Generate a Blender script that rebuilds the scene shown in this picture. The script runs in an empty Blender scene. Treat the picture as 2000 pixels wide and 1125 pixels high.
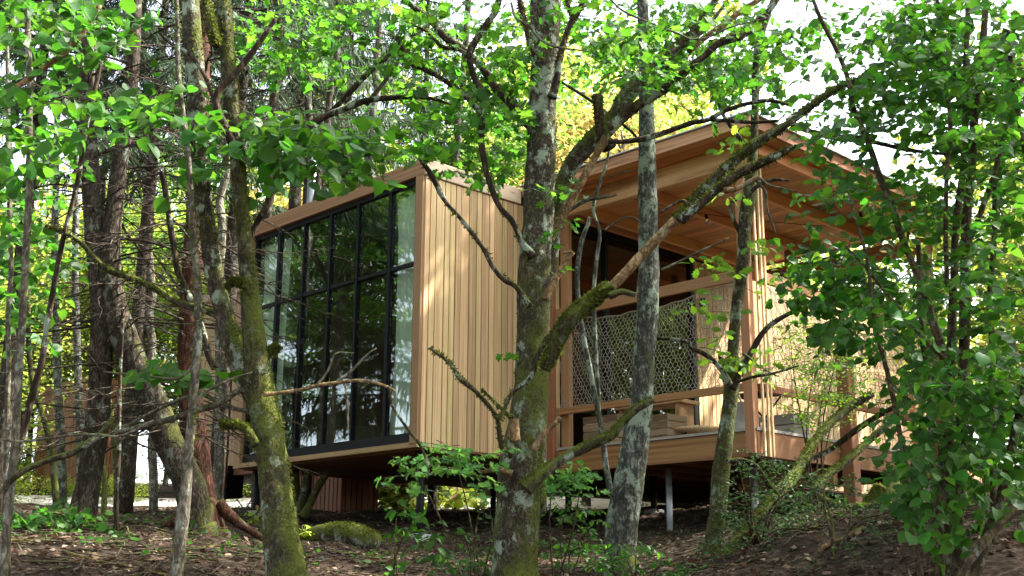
import bpy, math, random
import numpy as np
from mathutils import Matrix, Vector
random.seed(5); rng = np.random.default_rng(11)
scene = bpy.context.scene; col = scene.collection
rad = math.radians

# ------------------------------------------------------------------ camera
F, PITCH, ROLL, YAWH = 2285.0, 0.2466, 0.00439, -0.775
cp, sp, cr, sr = math.cos(PITCH), math.sin(PITCH), math.cos(ROLL), math.sin(ROLL)
_u = np.array([0, -sp, cp]); _x = np.array([1.0, 0, 0])
CR = cr*_x + sr*_u; CU = -sr*_x + cr*_u; CF = np.array([0, cp, sp])
CM = np.array([CR, CU, CF])
cam = bpy.data.cameras.new('camera'); cam.lens = 36*F/2000; cam.sensor_width = 36
cam.clip_start = 0.05; cam.clip_end = 1500
camo = bpy.data.objects.new('camera', cam); col.objects.link(camo); scene.camera = camo
camo.matrix_world = Matrix(((CR[0], CU[0], -CF[0], 0), (CR[1], CU[1], -CF[1], 0), (CR[2], CU[2], -CF[2], 0), (0, 0, 0, 1)))
# ------------------------------------------------------------------ sky and sun
SUN_EL = rad(50); SD = np.array([0.95, 0.22]); SD /= np.linalg.norm(SD)
w = bpy.data.worlds.new('World'); scene.world = w; w.use_nodes = True
nt = w.node_tree; bg = nt.nodes['Background']
sky = nt.nodes.new('ShaderNodeTexSky'); sky.sky_type = 'NISHITA'; sky.sun_disc = False
sky.sun_elevation = SUN_EL; sky.sun_rotation = math.atan2(SD[0], SD[1])
sky.dust_density = 3.0; sky.air_density = 0.8; sky.ozone_density = 1.0
hs_ = nt.nodes.new('ShaderNodeHueSaturation'); hs_.inputs['Saturation'].default_value = .45; hs_.inputs['Value'].default_value = 1.25
nt.links.new(sky.outputs[0], hs_.inputs['Color']); nt.links.new(hs_.outputs[0], bg.inputs['Color']); bg.inputs['Strength'].default_value = 0.15
sl = bpy.data.lights.new('sun', 'SUN'); sl.energy = 5.0; sl.angle = rad(0.6); sl.color = (1, 0.95, 0.86)
so = bpy.data.objects.new('sun', sl); col.objects.link(so)
so.rotation_euler = Vector((SD[0]*math.cos(SUN_EL), SD[1]*math.cos(SUN_EL), math.sin(SUN_EL))).to_track_quat('Z', 'Y').to_euler()
vs = scene.view_settings; scene.display_settings.display_device = 'sRGB'
vs.view_transform = 'Standard'; vs.look = 'None'; vs.gamma = 1; vs.use_curve_mapping = False
vs.exposure = 2.3
scene.cycles.max_bounces = 9; scene.cycles.transparent_max_bounces = 12; scene.cycles.diffuse_bounces = 5
scene.cycles.transmission_bounces = 6; scene.cycles.use_denoising = True
scene.cycles.sample_clamp_indirect = 6; scene.cycles.caustics_reflective = False; scene.cycles.caustics_refractive = False

# ------------------------------------------------------------------ helpers
def nrm(v): v = np.asarray(v, float); return v/max(np.linalg.norm(v), 1e-9)
def px(x, y, d):
    """photo pixel + forward distance in metres -> point in the world"""
    r = np.array([x-1000, 562.5-y, F]) @ CM
    return r*(d/r[1])
def prad(r, d): return r*d/2285.0
def proj(P):
    q = np.asarray(P) @ CM.T
    return np.stack([1000+F*q[..., 0]/q[..., 2], 562.5-F*q[..., 1]/q[..., 2], q[..., 2]], -1)

def _h(ix, iy, iz, s):
    n = (ix*374761393 + iy*668265263 + iz*2147483647 + s*1274126177).astype(np.int64)
    n = (n ^ (n >> 13)) * 1274126177 & 0x7fffffff
    n = (n ^ (n >> 16)) & 0xffff
    return n/65535.0
def vnoise(p, s=0):
    p = np.asarray(p, float); i = np.floor(p).astype(np.int64); f = p-i; f = f*f*(3-2*f)
    r = 0
    for dx in (0, 1):
        for dy in (0, 1):
            for dz in (0, 1):
                wgt = (f[..., 0] if dx else 1-f[..., 0])*(f[..., 1] if dy else 1-f[..., 1])*(f[..., 2] if dz else 1-f[..., 2])
                r = r + wgt*_h(i[..., 0]+dx, i[..., 1]+dy, i[..., 2]+dz, s)
    return r*2-1

GY = [-30, -5, 0, 4, 6, 7, 8, 10, 12, 14, 16, 18, 20, 25, 30, 40, 60, 100, 400]
GZ = [-3.5, -2.2, -1.6, -.9, -.4, -.14, .03, .16, .31, .6, .9, 1.03, 1.18, 1.75, 2.3, 3.2, 4.8, 7.5, 15]
def gz(X, Y, fine=True):
    X = np.asarray(X, float); Y = np.asarray(Y, float)
    z = np.interp(Y, GY, GZ)
    k = np.interp(Y, [5, 9, 12.5, 18, 25], [.26, .26, .14, .03, .0])
    z = z + k*np.clip(X-1, 0, 2.4)
    z = z + np.interp(Y, [5, 10, 16], [0, .1, 0])*np.clip(-X-.5, 0, 2.5)
    if fine:
        P = np.stack([X, Y, X*0], -1)
        z = z + .06*np.interp(Y, [14, 18], [1, .35])*vnoise(P*.9, 3) + .03*vnoise(P*2.7, 4) + .012*vnoise(P*8, 5)
    return z

def mk(name, V, Fc, mat=None, parent=None, smooth=False, loc=None, kind=None, origin=None):
    me = bpy.data.meshes.new(name)
    V = np.asarray(V, float)
    if origin is not None: V = V-np.asarray(origin)
    if isinstance(Fc, np.ndarray):
        n = len(Fc); k = Fc.shape[1]
        me.vertices.add(len(V)); me.vertices.foreach_set('co', V.astype(np.float32).ravel())
        me.loops.add(n*k); me.loops.foreach_set('vertex_index', Fc.astype(np.int32).ravel())
        me.polygons.add(n); me.polygons.foreach_set('loop_start', np.arange(0, n*k, k, dtype=np.int32))
        me.polygons.foreach_set('loop_total', np.full(n, k, np.int32)); me.update(calc_edges=True); me.validate()
    else:
        me.from_pydata([tuple(v) for v in V], [], Fc); me.update()
    if smooth: me.polygons.foreach_set('use_smooth', [True]*len(me.polygons))
    if mat: me.materials.append(mat)
    o = bpy.data.objects.new(name, me); col.objects.link(o)
    if parent: o.parent = parent
    if origin is not None and parent is None: o.location = origin
    if kind: o['kind'] = kind
    return o
def inst(name, me, parent=None, M=None, mat=None):
    o = bpy.data.objects.new(name, me); col.objects.link(o); o.parent = parent
    if M is not None: o.matrix_basis = M
    return o
def thing(name, label, cat, loc=(0, 0, 0), group=None, M=None):
    o = bpy.data.objects.new(name, None); col.objects.link(o); o.empty_display_size = .2
    if M is not None: o.matrix_world = M
    else: o.location = loc
    o['label'] = label; o['category'] = cat
    if group: o['group'] = group
    return o
def tag(o, label, cat, group=None):
    o['label'] = label; o['category'] = cat
    if group: o['group'] = group
    return o

# ------------------------------------------------------------------ materials
def newmat(name):
    m = bpy.data.materials.new(name); m.use_nodes = True
    t = m.node_tree; return m, t, t.nodes['Principled BSDF'], t.nodes['Material Output']
def N(t, typ, **k):
    n = t.nodes.new('ShaderNode'+typ)
    for a, b in k.items():
        if a.startswith('_'): setattr(n, a[1:], b)
        else:
            kk = a.replace('__', ' ')
            n.inputs[int(kk[1:]) if kk[0] == 'i' and kk[1:].isdigit() else kk].default_value = b
    return n
def ramp(t, stops):
    n = t.nodes.new('ShaderNodeValToRGB'); e = n.color_ramp.elements
    while len(e) < len(stops): e.new(.5)
    for i, (p, c) in enumerate(stops):
        e[i].position = p; e[i].color = (*c, 1) if len(c) == 3 else c
    return n
def noise(t, scale, detail=4, rough=.6, vec=None):
    n = N(t, 'TexNoise', Scale=scale, Detail=detail, Roughness=rough)
    if vec is not None: t.links.new(vec, n.inputs['Vector'])
    return n
def mapped(t, scale, coord='Object', off=None):
    tc = t.nodes.new('ShaderNodeTexCoord'); mp = t.nodes.new('ShaderNodeMapping')
    t.links.new(tc.outputs[coord], mp.inputs['Vector']); mp.inputs['Scale'].default_value = scale
    if off is not None: t.links.new(off, mp.inputs['Location'])
    return mp.outputs[0]
def mix(t, fac, a, b, blend='MIX'):
    n = t.nodes.new('ShaderNodeMix'); n.data_type = 'RGBA'; n.blend_type = blend
    for s, v in ((0, fac), (6, a), (7, b)):
        if hasattr(v, 'is_output'): t.links.new(v, n.inputs[s])
        elif s == 0: n.inputs[0].default_value = v
        else: n.inputs[s].default_value = (*v, 1)
    return n.outputs[2]
def math_(t, op, a, b=None, clamp=False):
    n = t.nodes.new('ShaderNodeMath'); n.operation = op; n.use_clamp = clamp
    for i, v in enumerate((a, b)):
        if v is None: continue
        if hasattr(v, 'is_output'): t.links.new(v, n.inputs[i])
        else: n.inputs[i].default_value = v
    return n.outputs[0]
def bump(t, h, strength, dist, b):
    n = t.nodes.new('ShaderNodeBump'); n.inputs['Strength'].default_value = strength; n.inputs['Distance'].default_value = dist
    t.links.new(h, n.inputs['Height']); t.links.new(n.outputs[0], b.inputs['Normal'])

def wood(name, dark, light, rough=.6, gs=(7, 7, 1.6), knots=True, var=.35, stain=0):
    m, t, b, _ = newmat(name)
    oi = t.nodes.new('ShaderNodeObjectInfo')
    off = math_(t, 'MULTIPLY', oi.outputs['Random'], 57.0)
    v = mapped(t, gs, off=off)
    n1 = noise(t, 1.2, 6, .65, v); n2 = noise(t, 6, 3, .5, v)
    wv = N(t, 'TexWave', Scale=.9, Distortion=5.5, Detail=3); wv.bands_direction = 'X'; t.links.new(v, wv.inputs['Vector'])
    f = math_(t, 'ADD', math_(t, 'MULTIPLY', n1.outputs[0], .6), math_(t, 'MULTIPLY', wv.outputs[0], .28))
    f = math_(t, 'ADD', f, math_(t, 'MULTIPLY', n2.outputs[0], .15))
    r = ramp(t, [(.25, dark), (.75, light)]); t.links.new(f, r.inputs[0])
    # board to board tone
    hs = t.nodes.new('ShaderNodeHueSaturation')
    mr = t.nodes.new('ShaderNodeMapRange'); t.links.new(oi.outputs['Random'], mr.inputs[0])
    mr.inputs[3].default_value = 1-var; mr.inputs[4].default_value = 1+var*.7
    t.links.new(mr.outputs[0], hs.inputs['Value'])
    m2 = t.nodes.new('ShaderNodeMapRange'); t.links.new(math_(t, 'FRACT', math_(t, 'MULTIPLY', oi.outputs['Random'], 7.3)), m2.inputs[0])
    m2.inputs[3].default_value = .489; m2.inputs[4].default_value = .513; t.links.new(m2.outputs[0], hs.inputs['Hue'])
    t.links.new(r.outputs[0], hs.inputs['Color']); c = hs.outputs[0]
    if knots:
        vo = N(t, 'TexVoronoi', Scale=1.1); t.links.new(mapped(t, (1.2, 1.2, 2.2), off=off), vo.inputs['Vector'])
        kr = ramp(t, [(.03, (1, 1, 1)), (.09, (0, 0, 0))]); t.links.new(vo.outputs['Distance'], kr.inputs[0])
        c = mix(t, math_(t, 'MULTIPLY', kr.outputs[0], .75), c, tuple(x*.35 for x in dark))
    if stain:
        sn = noise(t, .9, 5, .7, mapped(t, (1, 1, 2.2), off=off)); sr_ = ramp(t, [(.52, (0, 0, 0)), (.62, (1, 1, 1))]); t.links.new(sn.outputs[0], sr_.inputs[0])
        c = mix(t, math_(t, 'MULTIPLY', sr_.outputs[0], stain), c, tuple(x*.4 for x in dark))
    t.links.new(c, b.inputs['Base Color']); b.inputs['Roughness'].default_value = rough
    b.inputs['Specular IOR Level'].default_value = .25
    bump(t, n2.outputs[0], .25, .003, b)
    return m
def plain(name, c, rough=.5, metal=0, nscale=8, amt=.2, spec=.4):
    m, t, b, _ = newmat(name)
    n = noise(t, nscale, 5, .6, mapped(t, (1, 1, 1)))
    r = ramp(t, [(.3, tuple(x*(1-amt) for x in c)), (.7, tuple(min(1, x*(1+amt)) for x in c))]); t.links.new(n.outputs[0], r.inputs[0])
    t.links.new(r.outputs[0], b.inputs['Base Color']); b.inputs['Roughness'].default_value = rough; b.inputs['Metallic'].default_value = metal
    b.inputs['Specular IOR Level'].default_value = spec
    bump(t, n.outputs[0], .15, .002, b)
    return m
def bark(name, dark, light, moss=.4, lichen=.2, stretch=.22, fs=16, mosscol=(.066, .075, .014), bands=False):
    m, t, b, _ = newmat(name)
    geo = t.nodes.new('ShaderNodeNewGeometry'); sep = t.nodes.new('ShaderNodeSeparateXYZ'); t.links.new(geo.outputs['Normal'], sep.inputs[0])
    tc = t.nodes.new('ShaderNodeTexCoord'); pos = t.nodes.new('ShaderNodeSeparateXYZ'); t.links.new(tc.outputs['Object'], pos.inputs[0])
    v = mapped(t, (1, 1, stretch))
    n1 = noise(t, fs, 6, .7, v); n2 = noise(t, fs*4, 4, .6, v)
    n3 = noise(t, fs*1.5, 3, .55, v); n3.inputs['Distortion'].default_value = .6
    rg = math_(t, 'MULTIPLY', math_(t, 'ABSOLUTE', math_(t, 'SUBTRACT', n3.outputs[0], .5)), 2.6, True)
    f = math_(t, 'ADD', math_(t, 'MULTIPLY', n1.outputs[0], .62), math_(t, 'MULTIPLY', rg, .55))
    r = ramp(t, [(.33, tuple(x*.4 for x in dark)), (.46, dark), (.74, light)]); t.links.new(f, r.inputs[0]); c = r.outputs[0]
    if bands:
        nb = noise(t, 9, 5, .7, mapped(t, (1, 1, 7))); rb = ramp(t, [(.53, (0, 0, 0)), (.6, (1, 1, 1))]); t.links.new(nb.outputs[0], rb.inputs[0])
        c = mix(t, math_(t, 'MULTIPLY', rb.outputs[0], .5), c, (.06, .055, .045))
    nl = noise(t, 7, 8, .72, mapped(t, (1, 1, .8))); rl = ramp(t, [(.60-.14*lichen, (0, 0, 0)), (.64-.12*lichen, (1, 1, 1))]); t.links.new(nl.outputs[0], rl.inputs[0])
    c = mix(t, math_(t, 'MULTIPLY', rl.outputs[0], min(1, lichen*2.2)), c, (.27, .31, .24))
    nm = noise(t, 3.1, 9, .75, mapped(t, (1, 1, .6)))
    nf = noise(t, 60, 3, .6, mapped(t, (1, 1, 1)))
    up = math_(t, 'MULTIPLY', sep.outputs[2], .22)
    side = math_(t, 'MULTIPLY', sep.outputs[0], .06)
    low = math_(t, 'MULTIPLY', math_(t, 'SUBTRACT', 1.6, pos.outputs[2]), .035)
    s = math_(t, 'ADD', math_(t, 'ADD', nm.outputs[0], up), math_(t, 'ADD', side, low))
    s = math_(t, 'ADD', s, math_(t, 'MULTIPLY', math_(t, 'SUBTRACT', nf.outputs[0], .5), .25))
    th = .82-.45*moss
    rm = ramp(t, [(max(0, th-.06), (0, 0, 0)), (th+.08, (1, 1, 1))]); t.links.new(s, rm.inputs[0])
    mc = mix(t, nf.outputs[0], tuple(x*.5 for x in mosscol), tuple(x*1.9 for x in mosscol))
    c = mix(t, rm.outputs[0], c, mc)
    t.links.new(c, b.inputs['Base Color']); b.inputs['Roughness'].default_value = .9; b.inputs['Specular IOR Level'].default_value = .15
    h = math_(t, 'ADD', math_(t, 'MULTIPLY', f, 1.0), math_(t, 'MULTIPLY', n2.outputs[0], .35))
    h = math_(t, 'ADD', h, math_(t, 'MULTIPLY', math_(t, 'MULTIPLY', rm.outputs[0], nf.outputs[0]), .8))
    bump(t, h, .9, .012, b)
    return m
def leafm(name, c, tc_, trans=.45, rough=.45, var=.45, alt=None):
    m, t, b, out = newmat(name)
    oi = t.nodes.new('ShaderNodeObjectInfo'); geo = t.nodes.new('ShaderNodeNewGeometry')
    rnd = math_(t, 'FRACT', math_(t, 'ADD', math_(t, 'MULTIPLY', oi.outputs['Random'], 3.7), geo.outputs['Random Per Island']))
    r2 = math_(t, 'FRACT', math_(t, 'MULTIPLY', rnd, 13.7))
    val = math_(t, 'ADD', math_(t, 'MULTIPLY', rnd, var*2), 1-var)
    def tint(cc):
        hs = t.nodes.new('ShaderNodeHueSaturation'); hs.inputs['Color'].default_value = (*cc, 1)
        t.links.new(val, hs.inputs['Value'])
        t.links.new(math_(t, 'ADD', math_(t, 'MULTIPLY', r2, .035), .48), hs.inputs['Hue'])
        o = hs.outputs[0]
        if alt: 
            k = math_(t, 'GREATER_THAN', r2, 1-alt[0]); o = mix(t, k, o, alt[1])
        return o
    c1 = tint(c); c2 = tint(tc_)
    t.links.new(c1, b.inputs['Base Color']); b.inputs['Roughness'].default_value = rough+.08; b.inputs['Specular IOR Level'].default_value = .22
    tr = t.nodes.new('ShaderNodeBsdfTranslucent'); t.links.new(c2, tr.inputs[0])
    ms = t.nodes.new('ShaderNodeMixShader'); ms.inputs[0].default_value = trans
    t.links.new(b.outputs[0], ms.inputs[1]); t.links.new(tr.outputs[0], ms.inputs[2]); t.links.new(ms.outputs[0], out.inputs[0])
    return m

M_SIDE = wood('cedar_side', (.39, .235, .10), (.71, .50, .27), var=.24, gs=(5, 5, 2), stain=.22)
M_TRIM = wood('cedar_trim', (.23, .12, .055), (.42, .25, .13), var=.12)
M_FASC = wood('cedar_fascia', (.45, .31, .2), (.66, .5, .36), var=.1)
M_DECKW = wood('larch_rim', (.17, .07, .03), (.36, .165, .075), var=.15)
M_POST = wood('larch_post', (.24, .115, .05), (.44, .24, .115), var=.12)
M_SOFF = wood('larch_soffit', (.30, .115, .04), (.66, .33, .13), var=.3, gs=(4, 4, 3), stain=.35)
M_BEAM = wood('larch_beam', (.36, .17, .075), (.62, .37, .2), var=.12, stain=.65)
M_JOIST = wood('larch_joist', (.42, .18, .07), (.68, .35, .15), var=.1)
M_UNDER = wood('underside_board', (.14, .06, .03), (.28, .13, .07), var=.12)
M_GREYW = wood('weathered_grey_wood', (.2, .18, .155), (.4, .36, .31), var=.12)
M_SHED = wood('red_brown_slat', (.16, .065, .035), (.33, .155, .085), var=.3, knots=False)
M_TAN = wood('tan_board', (.42, .26, .13), (.62, .43, .25), var=.14, knots=False)
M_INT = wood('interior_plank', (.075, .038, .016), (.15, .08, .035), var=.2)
M_CRATE = wood('crate_wood', (.16, .11, .07), (.4, .29, .18), var=.3)
M_PINE = wood('fresh_pine', (.5, .34, .17), (.72, .54, .32), var=.08)
M_BLACK = plain('black_frame', (.006, .0065, .007), .5, spec=.15)
M_DARK = plain('dark_void', (.02, .018, .016), .8)
M_STEEL = plain('flue_steel', (.42, .45, .5), .35, .8)
M_GALV = plain('galvanised_steel', (.45, .47, .48), .45, .6)
M_CONC = plain('concrete', (.3, .29, .27), .9)
M_CURT = plain('linen_curtain', (.72, .76, .64), .9, nscale=30, amt=.08)
M_ROPE = plain('net_rope', (.32, .28, .22), .9, nscale=60, amt=.25)
M_TWIG = bark('twig_bark', (.1, .075, .05), (.2, .16, .11), moss=.1, lichen=.2)
M_DEADTW = bark('dead_twig_bark', (.055, .04, .028), (.13, .1, .075), moss=.05, lichen=.15)
M_CUT = plain('cut_wood', (.6, .42, .27), .8)
B_MOSSY = bark('mossy_grey_bark', (.075, .058, .04), (.22, .185, .135), moss=.66, lichen=.5, stretch=.55, fs=24)
B_MOSSY2 = bark('green_moss_bark', (.07, .055, .035), (.18, .15, .1), moss=.68, lichen=.35, stretch=.5, fs=20)
B_LIMB = bark('limb_bark', (.05, .033, .022), (.15, .1, .065), moss=.35, lichen=.4)
B_TAN = bark('bare_dead_wood', (.26, .16, .08), (.46, .31, .17), moss=.30, lichen=.15, stretch=.7)
B_BIRCH = bark('birch_grey_bark', (.10, .10, .085), (.36, .37, .32), moss=.42, lichen=.6, stretch=.4, fs=26, bands=True)
B_RED = bark('spruce_red_bark', (.085, .036, .022), (.22, .1, .065), moss=.12, lichen=.1, stretch=.3, fs=22)
B_SPR = bark('spruce_dark_bark', (.06, .045, .032), (.17, .13, .095), moss=.3, lichen=.2, stretch=.4, fs=22)
B_PALE = bark('pale_stem_bark', (.14, .12, .09), (.33, .3, .23), moss=.4, lichen=.3, stretch=.5)
B_HAZ = bark('hazel_bark', (.085, .06, .035), (.24, .18, .11), moss=.35, lichen=.2, stretch=.6)
B_FAR = bark('far_bark', (.12, .1, .08), (.28, .25, .2), moss=.2, lichen=.4)
L_HAZ = leafm('hazel_leaf', (.034, .105, .015), (.08, .255, .016), .46, .4)
L_MAP = leafm('maple_leaf', (.042, .13, .017), (.115, .34, .022), .48, .45)
L_YNG = leafm('young_maple_leaf', (.09, .24, .05), (.2, .45, .07), .45, .5)
L_OAK = leafm('oak_leaf', (.09, .22, .02), (.28, .5, .03), .5, .45)
L_SMALL = leafm('privet_leaf', (.03, .085, .02), (.08, .2, .03), .3, .35)
L_FAR = leafm('sunlit_leaf', (.13, .21, .035), (.42, .52, .07), .5, .5, alt=(.05, (.4, .3, .1)))
L_FAR2 = leafm('mid_green_leaf', (.06, .15, .035), (.2, .38, .05), .5, .5)
L_COP = leafm('copper_leaf', (.22, .18, .05), (.55, .42, .12), .5, .5)
L_SPR = leafm('spruce_needle', (.05, .085, .045), (.09, .14, .06), .3, .6)
L_LITTER = leafm('litter_leaf', (.085, .055, .036), (.2, .1, .05), .1, .8, var=.6, alt=(.18, (.28, .2, .14)))
M_MOSS = leafm('moss_tuft', (.08, .095, .014), (.14, .17, .02), .3, .9, var=.5)

def glass_mat():
    m, t, b, out = newmat('window_glass'); t.nodes.remove(b)
    fr = t.nodes.new('ShaderNodeLayerWeight'); fr.inputs[0].default_value = .5
    gl = t.nodes.new('ShaderNodeBsdfGlossy'); gl.inputs['Roughness'].default_value = .0; gl.inputs[0].default_value = (.95, 1, 1, 1)
    tr = t.nodes.new('ShaderNodeBsdfTransparent'); tr.inputs[0].default_value = (.86, .9, .87, 1)
    nz = noise(t, 1.2, 2, .5, mapped(t, (1, 1, 1))); bp = t.nodes.new('ShaderNodeBump'); bp.inputs['Strength'].default_value = .05; bp.inputs['Distance'].default_value = .02
    t.links.new(nz.outputs[0], bp.inputs['Height']); t.links.new(bp.outputs[0], gl.inputs['Normal'])
    f = math_(t, 'ADD', .065, math_(t, 'MULTIPLY', math_(t, 'POWER', fr.outputs[1], 3.2), .9), True)
    ms = t.nodes.new('ShaderNodeMixShader'); t.links.new(f, ms.inputs[0]); t.links.new(tr.outputs[0], ms.inputs[1]); t.links.new(gl.outputs[0], ms.inputs[2])
    t.links.new(ms.outputs[0], out.inputs[0]); return m
M_GLASS = glass_mat()
def ground_mat(name, stops, sc=6, b2=.02):
    m, t, b, _ = newmat(name); v = mapped(t, (1, 1, 1))
    n1 = noise(t, sc, 10, .75, v); n0 = noise(t, .6, 4, .6, v)
    vo = N(t, 'TexVoronoi', Scale=sc*5); t.links.new(v, vo.inputs['Vector'])
    f = math_(t, 'ADD', math_(t, 'MULTIPLY', n1.outputs[0], .65), math_(t, 'ADD', math_(t, 'MULTIPLY', n0.outputs[0], .2), math_(t, 'MULTIPLY', vo.outputs['Distance'], .2)))
    r = ramp(t, stops); t.links.new(f, r.inputs[0]); t.links.new(r.outputs[0], b.inputs['Base Color'])
    b.inputs['Roughness'].default_value = .95; b.inputs['Specular IOR Level'].default_value = .1
    bump(t, f, 1, b2, b); return m
M_GROUND = ground_mat('forest_soil', [(.38, (.013, .009, .007)), (.52, (.042, .028, .02)), (.62, (.09, .06, .043)), (.74, (.22, .17, .13))])
M_GRAVEL = ground_mat('pale_gravel', [(.35, (.3, .27, .24)), (.5, (.5, .47, .43)), (.65, (.68, .65, .61))], sc=14)

# ------------------------------------------------------------------ ground
def sheet(name, xs, ys, mat, dz=0, fine=True):
    X, Y = np.meshgrid(xs, ys); Z = gz(X, Y, fine)+dz
    V = np.stack([X, Y, Z], -1).reshape(-1, 3); nx = len(xs); ny = len(ys)
    i = (np.arange(ny-1)[:, None]*nx+np.arange(nx-1)[None]).ravel()
    o = mk(name, V, np.stack([i, i+1, i+nx+1, i+nx], 1), mat, smooth=True); o['kind'] = 'structure'; return o
xs = np.concatenate([np.linspace(-300, -24, 14), np.linspace(-22, -8, 30), np.linspace(-7.6, 7.6, 260), np.linspace(8, 22, 30), np.linspace(24, 300, 14)])
ys = np.concatenate([np.linspace(-60, 2, 24), np.linspace(2.3, 6.5, 30), np.linspace(6.55, 20, 300), np.linspace(20.2, 34, 60), np.linspace(36, 400, 30)])
sheet('forest_floor', xs, ys, M_GROUND)
def drive():
    us = np.linspace(-14, 14, 90); vs_ = np.linspace(0, 1, 22); V = []
    for v in vs_:
        for u_ in us:
            e0 = 19.2+.5*math.sin(u_*.5)+.3*math.sin(u_*1.9)+.02*u_*u_; e1 = 24.5+.6*math.sin(u_*.4+1)
            y = e0+(e1-e0)*v; V.append((u_, y, float(gz(u_, y, True))+(.012 if 0 < v < 1 else -.03)))
    i = (np.arange(21)[:, None]*90+np.arange(89)[None]).ravel()
    o = mk('gravel_drive', V, np.stack([i, i+1, i+91, i+90], 1), M_GRAVEL, smooth=True); o['kind'] = 'structure'
drive()

# ------------------------------------------------------------------ tubes
def catmull(P, n):
    P = np.asarray(P, float); Q = np.vstack([2*P[0]-P[1], P, 2*P[-1]-P[-2]]); out = []
    for i in range(len(P)-1):
        p0, p1, p2, p3 = Q[i:i+4]
        for s in np.linspace(0, 1, n, endpoint=False):
            out.append(.5*((2*p1)+(-p0+p2)*s+(2*p0-5*p1+4*p2-p3)*s*s+(-p0+3*p1-3*p2+p3)*s**3))
    out.append(P[-1]); return np.array(out)
class Acc:
    def __init__(s): s.V = []; s.F = []; s.n = 0
    def add(s, V, Fq): s.V.append(np.asarray(V, float)); s.F.append(np.asarray(Fq)+s.n); s.n += len(V)
    def mesh(s, name, mat, parent=None, smooth=True, **k):
        if not s.V: return None
        ks = {f.shape[1] for f in s.F}
        if len(ks) == 1: return mk(name, np.vstack(s.V), np.vstack(s.F), mat, parent, smooth, **k)
        return mk(name, np.vstack(s.V), [tuple(r) for f in s.F for r in f.tolist()], mat, parent, smooth, **k)
def tube(acc, P, R, sides=8, amp=0, freq=8, cap=True):
    """P: (n,3) path, R: radii; lumpy bark relief with amp"""
    P = np.asarray(P, float); R = np.broadcast_to(np.asarray(R, float), (len(P),)); n = len(P)
    T = np.gradient(P, axis=0); T /= np.maximum(np.linalg.norm(T, axis=1, keepdims=True), 1e-9)
    a = np.array([1., 0, 0]) if abs(T[0][0]) < .8 else np.array([0, 1., 0])
    U = np.zeros_like(P); u = nrm(a-T[0]*(a@T[0]))
    for i in range(n):
        u = nrm(u-T[i]*(u@T[i])); U[i] = u
    W = np.cross(T, U); th = np.linspace(0, 2*math.pi, sides, endpoint=False)
    dirs = U[:, None]*np.cos(th)[None, :, None]+W[:, None]*np.sin(th)[None, :, None]
    rr = np.repeat(R[:, None], sides, 1)
    V = P[:, None]+dirs*rr[..., None]
    if amp:
        q = V*np.array([freq, freq, freq*.35]); d = vnoise(q, 9)*.6+vnoise(q*2.6, 10)*.4+vnoise(V*2.3, 12)*.6
        V = P[:, None]+dirs*(rr*(1+amp*d))[..., None]
    V = V.reshape(-1, 3)
    i = np.arange(n-1)[:, None]*sides; j = np.arange(sides)[None]; j2 = (j+1) % sides
    Fq = np.stack([(i+j), (i+j2), (i+sides+j2), (i+sides+j)], -1).reshape(-1, 4)
    if cap:
        c = len(V); V = np.vstack([V, P[-1]+T[-1]*R[-1]*.15, P[0]-T[0]*R[0]*.1])
        b = (n-1)*sides; k = np.arange(0, sides, 2)
        Fq = np.vstack([Fq, np.stack([b+k, b+(k+1) % sides, b+(k+2) % sides, np.full(len(k), c)], 1),
                        np.stack([(k+2) % sides, (k+1) % sides, k, np.full(len(k), c+1)], 1)])
    acc.add(V, Fq); return V
def path_px(spec, n=10):
    """spec: rows of (x, y, dist, radius_px) -> smooth path and radii in metres"""
    S = np.array(spec, float); P = np.array([px(a, b, d) for a, b, d, r in S]); R = np.array([prad(r, d) for a, b, d, r in S])
    Q = catmull(np.hstack([P, R[:, None]]), n); return Q[:, :3], np.maximum(Q[:, 3], .0015)
def wob(P, amp, seed, f=3.0):
    k = np.linspace(0, 1, len(P))[:, None]; q = P*f
    return P+amp*np.stack([vnoise(q, seed), vnoise(q, seed+1), vnoise(q, seed+2)], -1)*np.minimum(1, k*8)
_ls = [0]
def limb(parent, spec, mat, name='branch', sides=10, amp=.12, wobble=.0, n=8, label=None, cutend=False, freq=14, rs=1.0):
    spec = [(a, b, c, d*rs) for a, b, c, d in spec]
    _ls[0] += 7
    P, R = path_px(spec, n)
    if wobble: P = wob(P, wobble, _ls[0])
    a = Acc(); tube(a, P, R, sides, amp, freq); base = np.array(parent.location)
    o = a.mesh(name, mat, parent, origin=base)
    if label: o['label'] = label
    if cutend:
        c = Acc(); T = nrm(P[-1]-P[-2]); tube(c, np.array([P[-1]-T*.01, P[-1]+T*.012]), [R[-1]*.93, R[-1]*.85], 10, .08)
        c.mesh('cut_end', M_CUT, o)
    return P, R, o
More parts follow.
